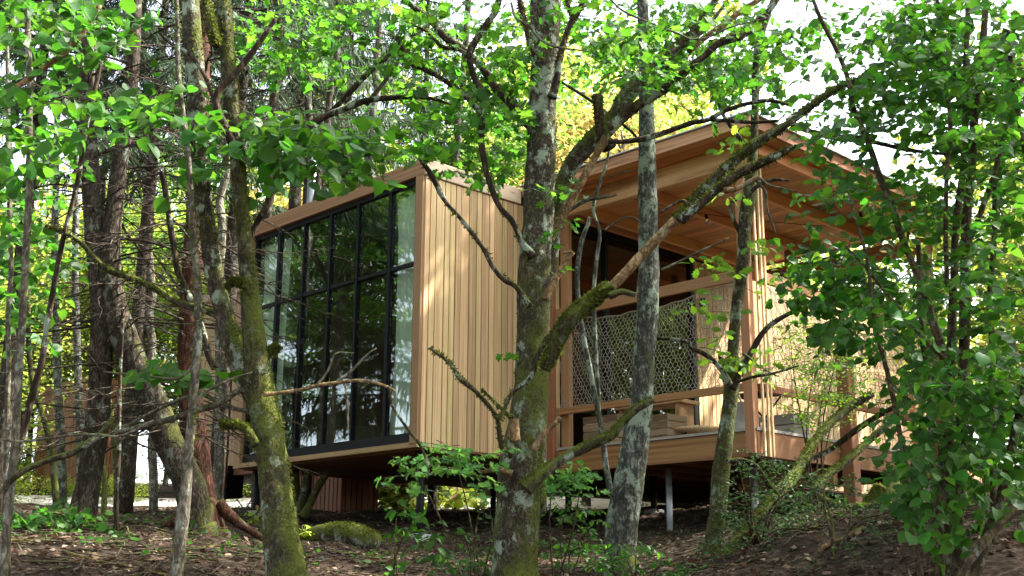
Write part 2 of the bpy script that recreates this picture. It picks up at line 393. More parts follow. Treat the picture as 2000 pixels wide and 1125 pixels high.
def mossfuzz(parent, P, R, n, rmin=.006, rmax=.016, bias=None):
    """little tufts of moss standing off the bark"""
    k = rng.integers(0, len(P)-1, n); s = rng.random((n, 1)); C = P[k]*(1-s)+P[k+1]*s; r = R[k]
    T = P[np.minimum(k+1, len(P)-1)]-P[k]; T /= np.maximum(np.linalg.norm(T, axis=1, keepdims=True), 1e-9)
    D = rng.normal(size=(n, 3)); D[:, 2] += .5; D -= T*(D*T).sum(1, keepdims=True); D /= np.linalg.norm(D, axis=1, keepdims=True)
    keep = vnoise(C*4+D*.7, 33) > (-.15 if bias is None else bias); C = C[keep]; D = D[keep]; r = r[keep]; m = len(C)
    sz = rng.uniform(rmin, rmax, m)[:, None]; pos = C+D*(r[:, None]*1.0)
    A = rng.normal(size=(m, 3)); A -= D*(A*D).sum(1, keepdims=True); A /= np.linalg.norm(A, axis=1, keepdims=True)
    V = np.stack([pos-A*sz*.6, pos+A*sz*.6, pos+D*sz+rng.normal(size=(m, 3))*sz*.4], 1).reshape(-1, 3)
    o = mk('moss', V, np.arange(m*3).reshape(m, 3), M_MOSS, parent, origin=np.array(parent.location)); o['kind'] = 'stuff'

# ------------------------------------------------------------------ leaves
def T_outline(pts, fold=.18, droop=.22):
    """leaf blade from half outline (x,y) along +Y, folded along the midrib"""
    h = pts; ys_ = [p[1] for p in h]
    V = [(0, y, 0) for y in ys_]; n = len(h)
    V += [(x, y, abs(x)*fold) for x, y in h]+[(-x, y, abs(x)*fold) for x, y in h]
    V = [(x, y, z-droop*y*y) for x, y, z in V]; Fc = []
    for i in range(n-1):
        for o in (n, 2*n):
            a, b, c, d = i, i+1, o+i+1, o+i
            q = (a, b, c, d) if o == 2*n else (a, d, c, b)
            Fc += [(q[0], q[1], q[2]), (q[0], q[2], q[3])]
    V = np.array(V, float); good = []
    for f in Fc:
        if np.linalg.norm(np.cross(V[f[1]]-V[f[0]], V[f[2]]-V[f[0]])) > 1e-6: good.append(f)
    return V, np.array(good)
LT = {
 'hazel': T_outline([(.0, 0), (.3, .06), (.44, .28), (.47, .5), (.36, .76), (.12, .93), (0, 1.04)]),
 'hazel_b': T_outline([(.0, 0), (.27, .04), (.4, .22), (.42, .48), (.3, .74), (.1, .88), (0, 1.0)], .38, .5),
 'hazel_c': T_outline([(.0, 0), (.33, .02), (.5, .3), (.49, .55), (.3, .82), (.08, .92), (0, 1.08)], .02, -.12),
 'maple_b': T_outline([(.0, 0), (.16, .0), (.36, -.05), (.26, .2), (.5, .36), (.3, .45), (.36, .7), (.16, .68), (.0, .98)], .35, .4),
 'maple': T_outline([(.0, 0), (.2, .0), (.42, -.08), (.3, .18), (.62, .3), (.34, .42), (.44, .72), (.2, .66), (.0, 1.05)], .12, .15),
 'oak': T_outline([(.0, 0), (.1, .1), (.2, .22), (.1, .3), (.3, .45), (.16, .52), (.36, .7), (.2, .78), (.22, .95), (0, 1.03)], .15, .2),
 'small': T_outline([(.0, 0), (.22, .25), (.26, .55), (0, 1)], .2, .15),
 'long': T_outline([(.0, 0), (.16, .15), (.25, .4), (.2, .7), (0, 1.03)], .25, .35),
 'far': (np.array([[0, 0, 0], [.36, .45, .06], [0, 1, -.1], [-.36, .45, .06]], float), np.array([[0, 1, 2], [0, 2, 3]])),
}
LMESH = {}
def leaf_mesh(kind, mat):
    if (kind, mat.name) not in LMESH:
        V, Fc = LT[kind]; me = bpy.data.meshes.new('leaf'); me.from_pydata([tuple(v) for v in V], [], [tuple(f) for f in Fc.tolist()])
        me.polygons.foreach_set('use_smooth', [True]*len(me.polygons)); me.materials.append(mat); me.update(); LMESH[(kind, mat.name)] = me
    return LMESH[(kind, mat.name)]
def frames(D, Nn):
    D = D/np.linalg.norm(D, axis=1, keepdims=True); X = np.cross(D, Nn); X /= np.maximum(np.linalg.norm(X, axis=1, keepdims=True), 1e-9)
    Z = np.cross(X, D); return np.stack([X, D, Z], -1)      # columns
def leaves_mesh(name, lk, mat, pos, Rm, size, parent, origin=None, **k):
    V, Fc = LT[lk]; n = len(pos)
    W = np.einsum('nij,vj->nvi', Rm, V)*size[:, None, None]+pos[:, None]
    Fa = (Fc[None]+np.arange(n)[:, None, None]*len(V)).reshape(-1, 3)
    return mk(name, W.reshape(-1, 3), Fa, mat, parent, True, origin=origin, **k)
class Foliage:
    """twigs with leaves; the leaves that show largest become parts, the others one mesh"""
    def __init__(s, parent, kind, mat, twigmat=None, cap=300):
        s.p = parent; s.kind = kind; s.mat = mat; s.tm = twigmat or M_TWIG; s.cap = cap; s.pos = []; s.dir = []; s.nor = []; s.size = []; s.tw = Acc()
    def spray(s, p0, d, L, size, step=None, droop=.25, wide=55, face=.35, r0=.0022):
        d = nrm(d); step = step or size*.62; n = max(3, int(L/step)); pts = [np.array(p0, float)]
        for i in range(n):
            d = nrm(d+np.array([0, 0, -droop*step*1.4])+rng.normal(size=3)*.09); pts.append(pts[-1]+d*step)
        P = np.array(pts); tube(s.tw, P, np.linspace(r0, .0009, len(P)), 4, cap=False)
        up = np.array([0, 0, 1.0]); tocam = nrm(-P[0]); sg = rng.choice([-1, 1])
        for i in range(1, len(P)):
            t = nrm(P[i]-P[i-1]); side = nrm(np.cross(t, up)+1e-6); nn = 2 if i == len(P)-1 else 1
            for q in range(nn):
                sg = -sg; a = rad(rng.normal(wide, 14)) if not (nn == 2 and q == 1) else rad(rng.normal(0, 12))
                dl = t*math.cos(a)+side*math.sin(a)*sg+np.array([0, 0, rng.normal(-.22, .2)])
                s.pos.append(P[i]+nrm(dl)*size*.16); s.dir.append(dl)
                s.nor.append(nrm(up*(1-face)+tocam*face+rng.normal(size=3)*.33)); s.size.append(size*rng.uniform(.42, 1.2))
    def region(s, poly, dr, n, size, L=(.25, .5), base=None, face=.35, **k):
        """n sprays whose middles fall in ellipses (cx,cy,rx,ry)"""
        ar = np.array([e[2]*e[3] for e in poly], float); ar /= ar.sum()
        for _ in range(n):
            e = poly[rng.choice(len(poly), p=ar)]; a = rng.uniform(0, 2*math.pi); r = math.sqrt(rng.random())
            d = rng.uniform(*dr); c = px(e[0]+e[2]*r*math.cos(a), e[1]+e[3]*r*math.sin(a), d)
            th = rng.uniform(0, 2*math.pi); dv = np.array([math.cos(th), math.sin(th)*.6, rng.normal(-.05, .3 if face > .2 else .07)])
            if base is not None:
                bo = c-np.array(base); bo[2] *= .3; dv = nrm(dv+nrm(bo)*.9)
            l = rng.uniform(*L); s.spray(c-nrm(dv)*l*.5, dv, l, size, face=face, **k)
    def connect(s, nodes, k=6, r=.004):
        pass
    def build(s, name='leaf'):
        base = np.array(s.p.location)
        if s.tw.V:
            t = s.tw.mesh('twigs', s.tm, s.p, origin=base); t['kind'] = 'stuff'
        P = np.array(s.pos); Rm = frames(np.array(s.dir), np.array(s.nor)); Z = np.array(s.size)
        q = proj(P); inside = (q[:, 0] > 0) & (q[:, 0] < 2000) & (q[:, 1] > 0) & (q[:, 1] < 1125) & (q[:, 2] > 0)
        sc = np.where(inside, Z/np.maximum(q[:, 2], .1), 0); o = np.argsort(-sc); k = min(s.cap, int((sc*2285 > 9).sum())); top = o[:k]; rest = o[k:]
        ks = [k_ for k_ in (s.kind, s.kind+'_b', s.kind+'_c') if k_ in LT]; pick = rng.integers(0, len(ks), len(P))
        sq = rng.uniform(.85, 1.12, len(P)); Rs = Rm.copy(); Rs[:, :, 0] *= sq[:, None]
        for i in top:
            M = np.eye(4); M[:3, :3] = Rs[i]*Z[i]; M[:3, 3] = P[i]-base
            inst(name, leaf_mesh(ks[pick[i]], s.mat), s.p, Matrix(M.tolist()))
        if len(rest):
            Vs, Fs, n0 = [], [], 0
            for q_, k_ in enumerate(ks):
                rr = rest[pick[rest] == q_]; V, Fc = LT[k_]
                if not len(rr): continue
                Vs.append((np.einsum('nij,vj->nvi', Rs[rr], V)*Z[rr][:, None, None]+P[rr][:, None]).reshape(-1, 3))
                Fs.append((Fc[None]+np.arange(len(rr))[:, None, None]*len(V)).reshape(-1, 3)+n0); n0 += len(rr)*len(V)
            mk('foliage', np.vstack(Vs), np.vstack(Fs), s.mat, s.p, True, origin=base, kind='stuff')

# ------------------------------------------------------------------ the cabin
XH = -np.array([math.sin(YAWH), math.cos(YAWH), 0]); YH = np.array([math.sin(YAWH+math.pi/2), math.cos(YAWH+math.pi/2), 0])
N0 = np.array([-0.95419, 12.1066, 1.35182])
def hmat(o): return Matrix(((XH[0], YH[0], 0, o[0]), (XH[1], YH[1], 0, o[1]), (0, 0, 1, o[2]), (0, 0, 0, 1)))
def hw(x, y, z): return N0+XH*x+YH*y+np.array([0, 0, z])
def board_me():
    pr = []
    for sx, sy in ((1, 1), (-1, 1), (-1, -1), (1, -1)):
        a, b = (.47, .5), (.5, .42)
        pts = [(b[0]*sx, b[1]*sy), (a[0]*sx, a[1]*sy)]
        if sx*sy < 0: pts.reverse()
        pr += pts
    n = 8; V = [(x, y, -.5) for x, y in pr]+[(x, y, .5) for x, y in pr]
    Fc = [(i, (i+1) % n, n+(i+1) % n, n+i) for i in range(n)]+[tuple(range(n-1, -1, -1)), tuple(range(n, 2*n))]
    return V, Fc
BM = {}
def board(parent, c, size, axis, mat, name='board', label=None):
    """box whose long side is local Z; c centre, size (x,y,z) in house axes, axis = grain axis"""
    if mat.name not in BM:
        V, Fc = board_me(); me = bpy.data.meshes.new('board'); me.from_pydata(V, [], Fc); me.materials.append(mat); me.update(); BM[mat.name] = me
    sx, sy, sz = size
    cols = {'z': ((sx, 0, 0), (0, sy, 0), (0, 0, sz)), 'x': ((0, 0, sz), (0, sy, 0), (sx, 0, 0)), 'y': ((sx, 0, 0), (0, 0, sz), (0, sy, 0))}[axis]
    if axis == 'x': cols = ((0, sy, 0), (0, 0, sz), (sx, 0, 0))
    if axis == 'y': cols = ((0, 0, sz), (sx, 0, 0), (0, sy, 0))
    M = Matrix.Identity(4)
    for j in range(3):
        for i in range(3): M[i][j] = cols[j][i]
    for i in range(3): M[i][3] = c[i]
    o = inst(name, BM[mat.name], parent, M)
    if label: o['label'] = label
    return o
def box3(parent, lo, hi, axis, mat, name='board', label=None):
    lo = np.array(lo, float); hi = np.array(hi, float)
    return board(parent, (lo+hi)/2, tuple(hi-lo), axis, mat, name, label)
def bar(acc, a, b, r, sides=6): tube(acc, np.array([a, b], float), [r, r], sides)

H = thing('cabin', 'timber clad box cabin on black stilts with a wall of glass facing left', 'cabin', M=hmat(N0))
L_, HT, LEN = -3.55, 3.13, 9.6
def shell(name, lo, hi, mat, parent=H):
    (x0, y0, z0), (x1, y1, z1) = lo, hi
    V = [(x0, y0, z0), (x1, y0, z0), (x1, y1, z0), (x0, y1, z0), (x0, y0, z1), (x1, y0, z1), (x1, y1, z1), (x0, y1, z1)]
    return mk(name, V, [(0, 3, 2, 1), (4, 5, 6, 7), (0, 1, 5, 4), (1, 2, 6, 5), (2, 3, 7, 6), (3, 0, 4, 7)], mat, parent)
# core walls and slabs
shell('floor_slab', (L_+.02, .05, .03), (-.04, LEN, .16), M_DARK)
shell('roof', (L_-.005, -.0, 3.06), (.003, LEN+.05, 3.135), M_DARK)
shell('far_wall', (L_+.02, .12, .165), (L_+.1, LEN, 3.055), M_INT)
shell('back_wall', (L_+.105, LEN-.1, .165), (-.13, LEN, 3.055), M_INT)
shell('wall', (-.12, .12, .165), (-.035, 2.14, 3.055), M_DARK)
shell('wall', (-.12, 4.82, .165), (-.035, LEN, 3.055), M_DARK)
# siding boards on the long side, edges measured one by one
ed = [.005, .08, .165, .29, .37, .45, .535, .66, .77, .85, .965, 1.05, 1.17, 1.26, 1.35, 1.42, 1.52, 1.62, 1.70, 1.82, 1.9, 2.02, 2.13]
for a, b in zip(ed[:-1], ed[1:]):
    pr_ = random.uniform(0, .006)
    box3(H, (-.03, a+.006, .012), (.004+pr_, b-.006, 2.955), 'z', M_SIDE)
y = 4.83
while y < LEN-.1:
    wd = random.choice([.085, .11, .125]); box3(H, (-.03, y+.006, .012), (.004+random.uniform(0, .005), y+wd-.006, 2.94), 'z', M_SIDE); y += wd
box3(H, (-.02, -.012, 2.965), (.03, 1.45, 3.15), 'y', M_FASC, 'fascia', 'pale side fascia board under the roof edge')
# front frame
box3(H, (L_-.01, -.03, 2.975), (.012, .09, 3.15), 'x', M_TRIM, 'fascia')
box3(H, (-.13, -.025, .0), (-.004, .09, 2.972), 'z', M_TRIM, 'corner_board')
box3(H, (L_, -.025, .0), (L_+.14, .09, 2.972), 'z', M_TRIM, 'corner_board')
box3(H, (L_+.142, -.02, .0), (-.132, .09, .058), 'x', M_TRIM, 'sill_board')
# underside boards
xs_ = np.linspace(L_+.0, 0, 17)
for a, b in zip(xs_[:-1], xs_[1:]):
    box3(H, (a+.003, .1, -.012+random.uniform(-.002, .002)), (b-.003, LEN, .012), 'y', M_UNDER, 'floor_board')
# far side cladding (seen only edge on)
# big window
WN = shell('window_frame', (L_+.145, .02, .06), (-.135, .085, .165), M_BLACK)
shell('head_rail', (L_+.145, .02, 2.915), (-.135, .085, 2.972), M_BLACK, WN)
mx = [-3.405, -2.86, -2.31, -1.76, -1.22, -.63, -.135]
for i, x in enumerate(mx):
    wv = .026 if i in (1, 5) else .016 if 0 < i < 6 else .022
    cx_ = x+(.03 if i == 0 else -.03 if i == 6 else 0)
    shell('mullion', (cx_-wv, .022, .166), (cx_+wv, .08, 2.914), M_BLACK, WN)
for a, b in zip(mx[:-1], mx[1:]):
    shell('transom', (a+.034, .026, 1.99), (b-.034, .076, 2.03), M_BLACK, WN)
    for z0, z1 in ((.166, 1.99), (2.03, 2.914)):
        yj = .05+random.uniform(-.004, .004); tl = random.uniform(-.004, .004)
        V = [(a+.03, yj, z0), (b-.03, yj+tl, z0), (b-.03, yj+tl+random.uniform(-.004, .004), z1), (a+.03, yj, z1)]
        mk('pane', V+[(x_, y_+.006, z_) for x_, y_, z_ in V], [(0, 1, 2, 3), (7, 6, 5, 4), (0, 4, 5, 1), (1, 5, 6, 2), (2, 6, 7, 3), (3, 7, 4, 0)], M_GLASS, WN)
# curtains
def curtain(x0, x1, zt, zb, yy, label):
    n = 70; a = Acc(); U = np.linspace(0, 1, n); Zs = np.linspace(0, 1, 14); V = []
    for s in Zs:
        for q in U:
            ph = q*math.pi*2*(x1-x0)/.085; g = 1-.25*math.sin(s*3.1)*(.5)
            V.append((x0+(x1-x0)*(q*g+(1-g)*(.5))+.006*math.sin(ph*.37+s*3), yy+.022*math.sin(ph+.6*math.sin(s*4))+.01*math.sin(ph*2.3+s*5), zt+(zb-zt)*s))
    i = (np.arange(13)[:, None]*n+np.arange(n-1)[None]).ravel()
    o = mk('curtain', V, np.stack([i, i+1, i+n+1, i+n], 1), M_CURT, H, True); o['label'] = label
curtain(-.66, -.15, 2.86, .19, .15, 'pale green curtain gathered at the right end of the window')
curtain(-3.38, -2.78, 2.86, .19, .15, 'pale curtain drawn back at the left end of the window')
# room: partition of horizontal boards, bed platform, ceiling
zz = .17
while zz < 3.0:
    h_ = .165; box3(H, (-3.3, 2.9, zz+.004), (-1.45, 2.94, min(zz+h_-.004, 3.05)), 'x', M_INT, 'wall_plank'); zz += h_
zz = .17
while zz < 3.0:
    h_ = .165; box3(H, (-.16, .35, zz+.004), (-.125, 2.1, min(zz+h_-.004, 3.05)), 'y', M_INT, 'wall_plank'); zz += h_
# stilts
def stilt(x, y, r=.042, mat=M_BLACK, nm='stilt'):
    p = hw(x, y, 0); g = float(gz(p[0], p[1]))-p[2]-.25; a = Acc(); bar(a, (x, y, g), (x, y, -.014), r, 14)
    o = a.mesh(nm, mat, H); f_ = Acc(); bar(f_, (x, y, g+.1), (x, y, g+.3), .13, 14); f_.mesh('concrete_footing', M_CONC, o); b = Acc(); bar(b, (x, y, -.022), (x, y, -.014), r*2.2, 4); b.mesh('head_plate', mat, o)
stilt(-.22, .22); stilt(-3.36, .22); stilt(-.3, 4.2); stilt(-3.3, 4.2); stilt(-.3, 8.6); stilt(-3.3, 8.6); stilt(-1.8, 4.2)
# flue
fl = Acc(); bar(fl, (-3.33, .8, 3.13), (-3.33, .8, 4.25), .066, 20); fo = fl.mesh('flue', M_STEEL, H); fo['label'] = 'steel flue pipe standing on the roof'
f2 = Acc(); bar(f2, (-3.47, .86, 3.13), (-3.47, .86, 4.4), .05, 16); f2.mesh('vent_pipe', M_BLACK, H)

# ---- glazed wall behind the deck
GW = shell('sliding_door_frame', (-.06, 2.15, 2.90), (.02, 4.8, 2.95), M_BLACK)
shell('door_sill', (-.06, 2.15, .12), (.02, 4.8, .165), M_BLACK, GW)
for yy in (2.17, 2.95, 3.68, 4.72):
    shell('door_stile', (-.05, yy, .166), (.015, yy+.07, 2.899), M_BLACK, GW)
for a, b in ((2.24, 2.95), (3.02, 3.68), (3.75, 4.72)):
    mk('pane', [(-.02, a, .17), (-.02, b, .17), (-.02, b, 2.9), (-.02, a, 2.9), (-.026, a, .17), (-.026, b, .17), (-.026, b, 2.9), (-.026, a, 2.9)],
       [(0, 1, 2, 3), (7, 6, 5, 4), (0, 4, 5, 1), (1, 5, 6, 2), (2, 6, 7, 3), (3, 7, 4, 0)], M_GLASS, GW)
box3(H, (.006, 2.16, 2.97), (.06, 6.0, 3.05), 'y', M_JOIST, 'wall_plate')
box3(H, (.008, 4.9, 2.3), (.07, 4.98, 2.42), 'z', M_BLACK, 'wall_lamp')

# ---- porch
PD = thing('porch', 'open timber porch with deck, railing and wide flat roof beside the glass doors', 'porch', M=hmat(N0))
DX, DY0, DY1 = 2.85, 1.9, 5.7
box3(PD, (.012, DY0, -.15), (DX, DY0+.05, .095), 'x', M_DECKW, 'rim_joist')
box3(PD, (DX-.05, DY0+.052, -.15), (DX, DY1, .095), 'y', M_DECKW, 'rim_joist')
box3(PD, (.012, DY1-.05, -.15), (DX-.052, DY1, .095), 'x', M_DECKW, 'rim_joist')
y = DY0-.015; k = 0
while y < DY1:
    box3(PD, (.19, y, .1), (DX+.012, y+.115, .128+random.uniform(0, .002)), 'x', M_GREYW, 'deck_board'); y += .121
for x in np.linspace(.5, 2.5, 5): box3(PD, (x, DY0+.06, -.12), (x+.045, DY1-.06, .09), 'y', M_DECKW, 'joist')
box3(PD, (1.7, 3.3, -.34), (DX-.02, 3.38, -.16), 'x', M_DECKW, 'cross_beam')
# posts
box3(PD, (.012, DY0-.06, -.13), (.165, DY0-.004, 2.84), 'z', M_DECKW, 'post')
box3(PD, (.18, DY0+.055, .13), (.30, DY0+.13, 2.84), 'z', M_POST, 'post')
box3(PD, (2.735, DY0-.04, -.12), (2.842, DY0+.05, 2.84), 'z', M_POST, 'post', 'thick corner post of the porch')
for j, yy in enumerate((1.965, 2.05, 2.115)):
    box3(PD, (2.87+.0*j, yy, -.15), (2.89, yy+.024, 3.07), 'z', M_PINE, 'batten')
def ground_post(x, y, ztop, w_):
    p = hw(x, y, 0); g = float(gz(p[0], p[1]))-p[2]-.2
    box3(PD, (x-w_/2, y-w_/2, g), (x+w_/2, y+w_/2, ztop), 'z', M_DECKW, 'post')
ground_post(2.93, 3.5, 1.2, .14); ground_post(2.93, 5.6, 2.9, .14)
sb = Acc()
for (x, y) in ((2.05, 3.0), (.9, 5.0), (2.4, 5.2), (1.2, 2.6)):
    p = hw(x, y, 0); g = float(gz(p[0], p[1]))-p[2]-.2; a = Acc(); bar(a, (x, y, g), (x, y, -.12), .035, 10); a.mesh('stilt', M_GALV, PD)
# rails
box3(PD, (.166, DY0-.02, .50), (2.73, DY0+.03, .575), 'x', M_DECKW, 'lower_rail')
box3(PD, (.166, DY0-.02, 1.63), (2.73, DY0+.03, 1.74), 'x', M_POST, 'upper_rail')
box3(PD, (DX-.04, DY0+.1, .50), (DX+.01, 5.5, .575), 'y', M_DECKW, 'lower_rail')
box3(PD, (DX-.04, DY0+.1, 1.63), (DX+.01, 5.5, 1.74), 'y', M_POST, 'upper_rail')
# roof
RX, RY0, RY1, RZ = 3.2, 1.5, 6.1, 3.08
y = RY0+.02
while y < RY1-.02:
    wd = .138; box3(PD, (.035, y+.001, RZ-.0), (RX-.03, y+wd-.003, RZ+.022+random.uniform(-.001, .001)), 'x', M_SOFF, 'soffit_board'); y += wd
shell('roof_deck', (.033, RY0+.02, RZ+.026), (RX-.02, RY1, RZ+.085), M_DARK, PD)
box3(PD, (.03, RY0-.03, RZ-.025), (RX+.01, RY0+.015, RZ+.10), 'x', M_BEAM, 'fascia')
box3(PD, (RX-.018, RY0+.018, RZ-.025), (RX+.012, RY1, RZ+.10), 'y', M_DECKW, 'fascia')
box3(PD, (.03, RY1+.002, RZ-.02), (RX+.01, RY1+.03, RZ+.10), 'x', M_DECKW, 'fascia')
box3(PD, (.0, RY0-.06, RZ+.103), (RX+.05, RY1+.06, RZ+.118), 'x', M_GALV, 'roof_capping')
box3(PD, (.04, 1.87, 2.845), (2.95, 1.955, 3.075), 'x', M_BEAM, 'front_beam', 'thick water-stained front beam')
box3(PD, (.5, 5.66, 2.66), (3.1, 5.74, 2.86), 'x', M_DECKW, 'rear_beam', 'dark low rear beam')
for x in (.28, 1.22, 2.15, 2.93):
    box3(PD, (x, 1.96, 2.94), (x+.055, 5.95, 3.077), 'y', M_JOIST, 'rafter')
box3(PD, (.9, 5.67, 2.86), (1.0, 5.73, 3.07), 'z', M_DECKW, 'brace'); box3(PD, (2.6, 5.67, 2.86), (2.7, 5.73, 3.07), 'z', M_DECKW, 'brace')

# rope net: hexagonal mesh, one part per side
def net(P0, U, Vv, nu, nv, sag):
    a = Acc(); P0 = np.array(P0); U = np.array(U); Vv = np.array(Vv)
    def pt(i, j):
        s, t_ = i/nu, j/nv
        q = P0+U*s+Vv*t_; q = q+np.array([0, 0, -sag*math.sin(math.pi*min(1, s))*t_**2+.03*math.sin(s*7+1)*(1-t_)*t_])
        q = q+np.array([.011*math.sin(i*1.7+j)+.012*math.sin(j*.5+i*.2), .03*math.sin(s*9+t_*4), .008*math.cos(j*2.1+i)+.012*math.sin(i*.33)])
        return q
    for j in range(nv+1):
        for i in range(nu+1):
            o = (j % 2)*.5
            A = pt(i+o, j)
            # zigzag to the row above, short twin strand for the hexagon's side
            if j < nv:
                B = pt(i+o, j+.42)
                L1 = pt(i+o-.5, j+1); R1 = pt(i+o+.5, j+1)
                for p, q in ((A, B), (B, L1), (B, R1)):
                    if i+o-.5 < 0 and q is L1: continue
                    tube(a, np.array([p, q]), [.0032, .0032], 3, cap=False)
    e = [pt(i, nv) for i in range(nu+1)]; tube(a, np.array(e), .005, 5); e = [pt(i, 0) for i in range(nu+1)]; tube(a, np.array(e), .005, 5)
    for i in (0, nu): tube(a, np.array([pt(i, j) for j in range(nv+1)]), .005, 5)
    o = a.mesh('rope_net', M_ROPE, PD); o['label'] = 'hexagonal rope net strung between the rails'
net((.18, 1.94, .585), (2.5, 0, 0), (0, 0, 1.03), 50, 23, .07)
net((DX-.01, 2.12, .585), (0, 3.3, 0), (0, 0, 1.03), 60, 23, .25)

# things on the deck
def crate(x0, y0, w_, d_, h_, n, label):
    o = thing('wooden_crate', label, 'crate', M=hmat(hw(x0, y0, .131)), group='wooden crates on the porch deck')
    sh = h_/n
    for k in range(n):
        z0 = k*sh+.008; z1 = (k+1)*sh-.008
        box3(o, (0, 0, z0), (w_, .012, z1), 'x', M_CRATE, 'slat'); box3(o, (0, d_-.012, z0), (w_, d_, z1), 'x', M_CRATE, 'slat')
        box3(o, (w_-.012, .013, z0), (w_, d_-.013, z1), 'y', M_CRATE, 'slat'); box3(o, (0, .013, z0), (.012, d_-.013, z1), 'y', M_CRATE, 'slat')
    for a, b in ((.013, .013), (w_-.038, .013), (.013, d_-.038), (w_-.038, d_-.038)): box3(o, (a, b, .005), (a+.025, b+.025, h_-.004), 'z', M_CRATE, 'corner_batten')
    box3(o, (.04, .04, .005), (w_-.04, d_-.04, .02), 'x', M_CRATE, 'bottom')
crate(.33, 2.16, .52, .42, .36, 4, 'slatted wooden crate at the left end of the deck beside the post')
crate(.98, 2.35, .42, .36, .33, 4, 'smaller slatted crate right of the first crate on the deck')
# long bench and table
BN = thing('bench', 'long low pine bench on the deck behind the lower rail', 'bench', M=hmat(hw(.3, 2.75, .131)))
box3(BN, (0, 0, .5), (1.0, .34, .54), 'x', M_BEAM, 'seat')
for a in (.05, .88): box3(BN, (a, .03, 0), (a+.06, .3, .499), 'z', M_BEAM, 'leg')
TB = thing('table', 'small round pine table on dark legs near the middle of the deck', 'table', M=hmat(hw(1.5, 2.75, .131)))
a = Acc(); tube(a, np.array([(0, 0, .15), (0, 0, .175)]), [.3, .3], 32); a.mesh('tabletop', M_PINE, TB)
for q in range(3):
    a = Acc(); c, s = math.cos(q*2.1), math.sin(q*2.1); bar(a, (.24*c, .24*s, 0), (.12*c, .12*s, .149), .012); a.mesh('leg', M_BLACK, TB)
FC = thing('folding_chair', 'black folding chair frame left of the corner post', 'chair', M=hmat(hw(2.12, 2.45, .131)))
for yy in (0, .38):
    for A, B in (((0, yy, 0), (.42, yy, .44)), ((.42, yy, 0), (0, yy, .44)), ((0, yy, .44), (-.08, yy, .9))):
        a = Acc(); bar(a, A, B, .011); a.mesh('frame_tube', M_BLACK, FC)
box3(FC, (0, 0, .44), (.42, .38, .455), 'x', M_BLACK, 'seat'); box3(FC, (-.075, 0, .72), (-.055, .38, .88), 'y', M_BLACK, 'backrest')
PB = thing('planter_box', 'grey wooden planter box on the deck in front of the doors', 'planter', M=hmat(hw(1.3, 3.6, .131)))
for k in range(3):
    box3(PB, (0, 0, .02+k*.12), (.9, .02, .13+k*.12), 'x', M_GREYW, 'side_board'); box3(PB, (0, .3, .02+k*.12), (.9, .32, .13+k*.12), 'x', M_GREYW, 'side_board')
    box3(PB, (0, .022, .02+k*.12), (.02, .298, .13+k*.12), 'y', M_GREYW, 'side_board'); box3(PB, (.88, .022, .02+k*.12), (.9, .298, .13+k*.12), 'y', M_GREYW, 'side_board')
shell('soil', (.022, .022, .03), (.878, .298, .33), M_GROUND, PB)
BK = thing('bucket', 'grey metal bucket on the deck beside the corner post', 'bucket', M=hmat(hw(2.52, 2.12, .131)))
a = Acc(); tube(a, np.array([(0, 0, 0), (0, 0, .01), (0, 0, .28), (0, 0, .285)]), [.1, .105, .14, .146], 22, cap=False); a.mesh('pail', M_GALV, BK)
a = Acc(); tube(a, np.array([(.14*math.cos(t_), .02, .28+.2*math.sin(t_)) for t_ in np.linspace(0, math.pi, 14)]), .004, 5); a.mesh('handle', M_GALV, BK)
SH = thing('broom', 'pale broom stick leaning against the porch rail by the corner post', 'broom', M=hmat(hw(2.4, 2.2, .131)))
a = Acc(); bar(a, (.1, .1, .1), (-.12, -.1, .95), .012); a.mesh('stick', M_PINE, SH); box3(SH, (.0, .06, .0), (.25, .12, .1), 'x', M_CRATE, 'head')
# festoon bulbs
M_BULB, t_, b_, _ = newmat('bulb_glass'); b_.inputs['Base Color'].default_value = (.9, .9, .88, 1); b_.inputs['Transmission Weight'].default_value = .7; b_.inputs['Roughness'].default_value = .12
ST = thing('string_light', 'string light cable with clear bulbs slung under the porch roof', 'lights', M=hmat(N0))
pts = [(1.0, 2.2, 3.0), (1.4, 3.2, 2.93), (1.94, 4.64, 2.99), (2.3, 4.62, 2.93), (2.65, 4.59, 2.99), (2.9, 5.5, 2.95)]
a = Acc(); tube(a, catmull(pts, 8), .004, 4); a.mesh('cable', M_BLACK, ST)
for bx_, by_, bz_ in ((1.94, 4.64, 2.98), (2.65, 4.59, 2.98), (1.4, 3.2, 2.92)):
    a = Acc(); bar(a, (bx_, by_, bz_), (bx_+.02, by_, bz_-.06), .018, 10); so_ = a.mesh('socket', M_BLACK, ST)
    a = Acc(); tube(a, np.array([(bx_+.02, by_, bz_-.06), (bx_+.028, by_, bz_-.085), (bx_+.036, by_, bz_-.115), (bx_+.043, by_, bz_-.135)]), [.016, .033, .034, .012], 14); a.mesh('bulb', M_BULB, so_)

# ------------------------------------------------------------------ other buildings
def slat_house(name, label, cat, o, sx, sy, h, pitch, mat, capmat, base=.12, group=None):
    """small building clad in vertical slats; corner at o, +x face towards the camera's right, -y face left"""
    T = thing(name, label, cat, M=hmat(o), group=group)
    shell('core', (-sx+.03, .03, -.3), (-.03, sy, h), M_DARK, T)
    y = .004
    while y < sy:
        box3(T, (-.028, y, base), (.0+random.uniform(0, .004), y+pitch*.82, h-.1), 'z', mat, 'slat'); y += pitch
    x = -sx
    while x < -.03:
        box3(T, (x, -.0-random.uniform(0, .004), base), (x+pitch*.82, .028, h-.1), 'z', mat, 'slat'); x += pitch
    box3(T, (-sx-.02, -.03, h-.098), (.03, sy+.02, h+.02), 'y', capmat, 'roof')
    return T
def at_ground(x, yy_px, d, dz=0): p = px(x, yy_px, d); return p
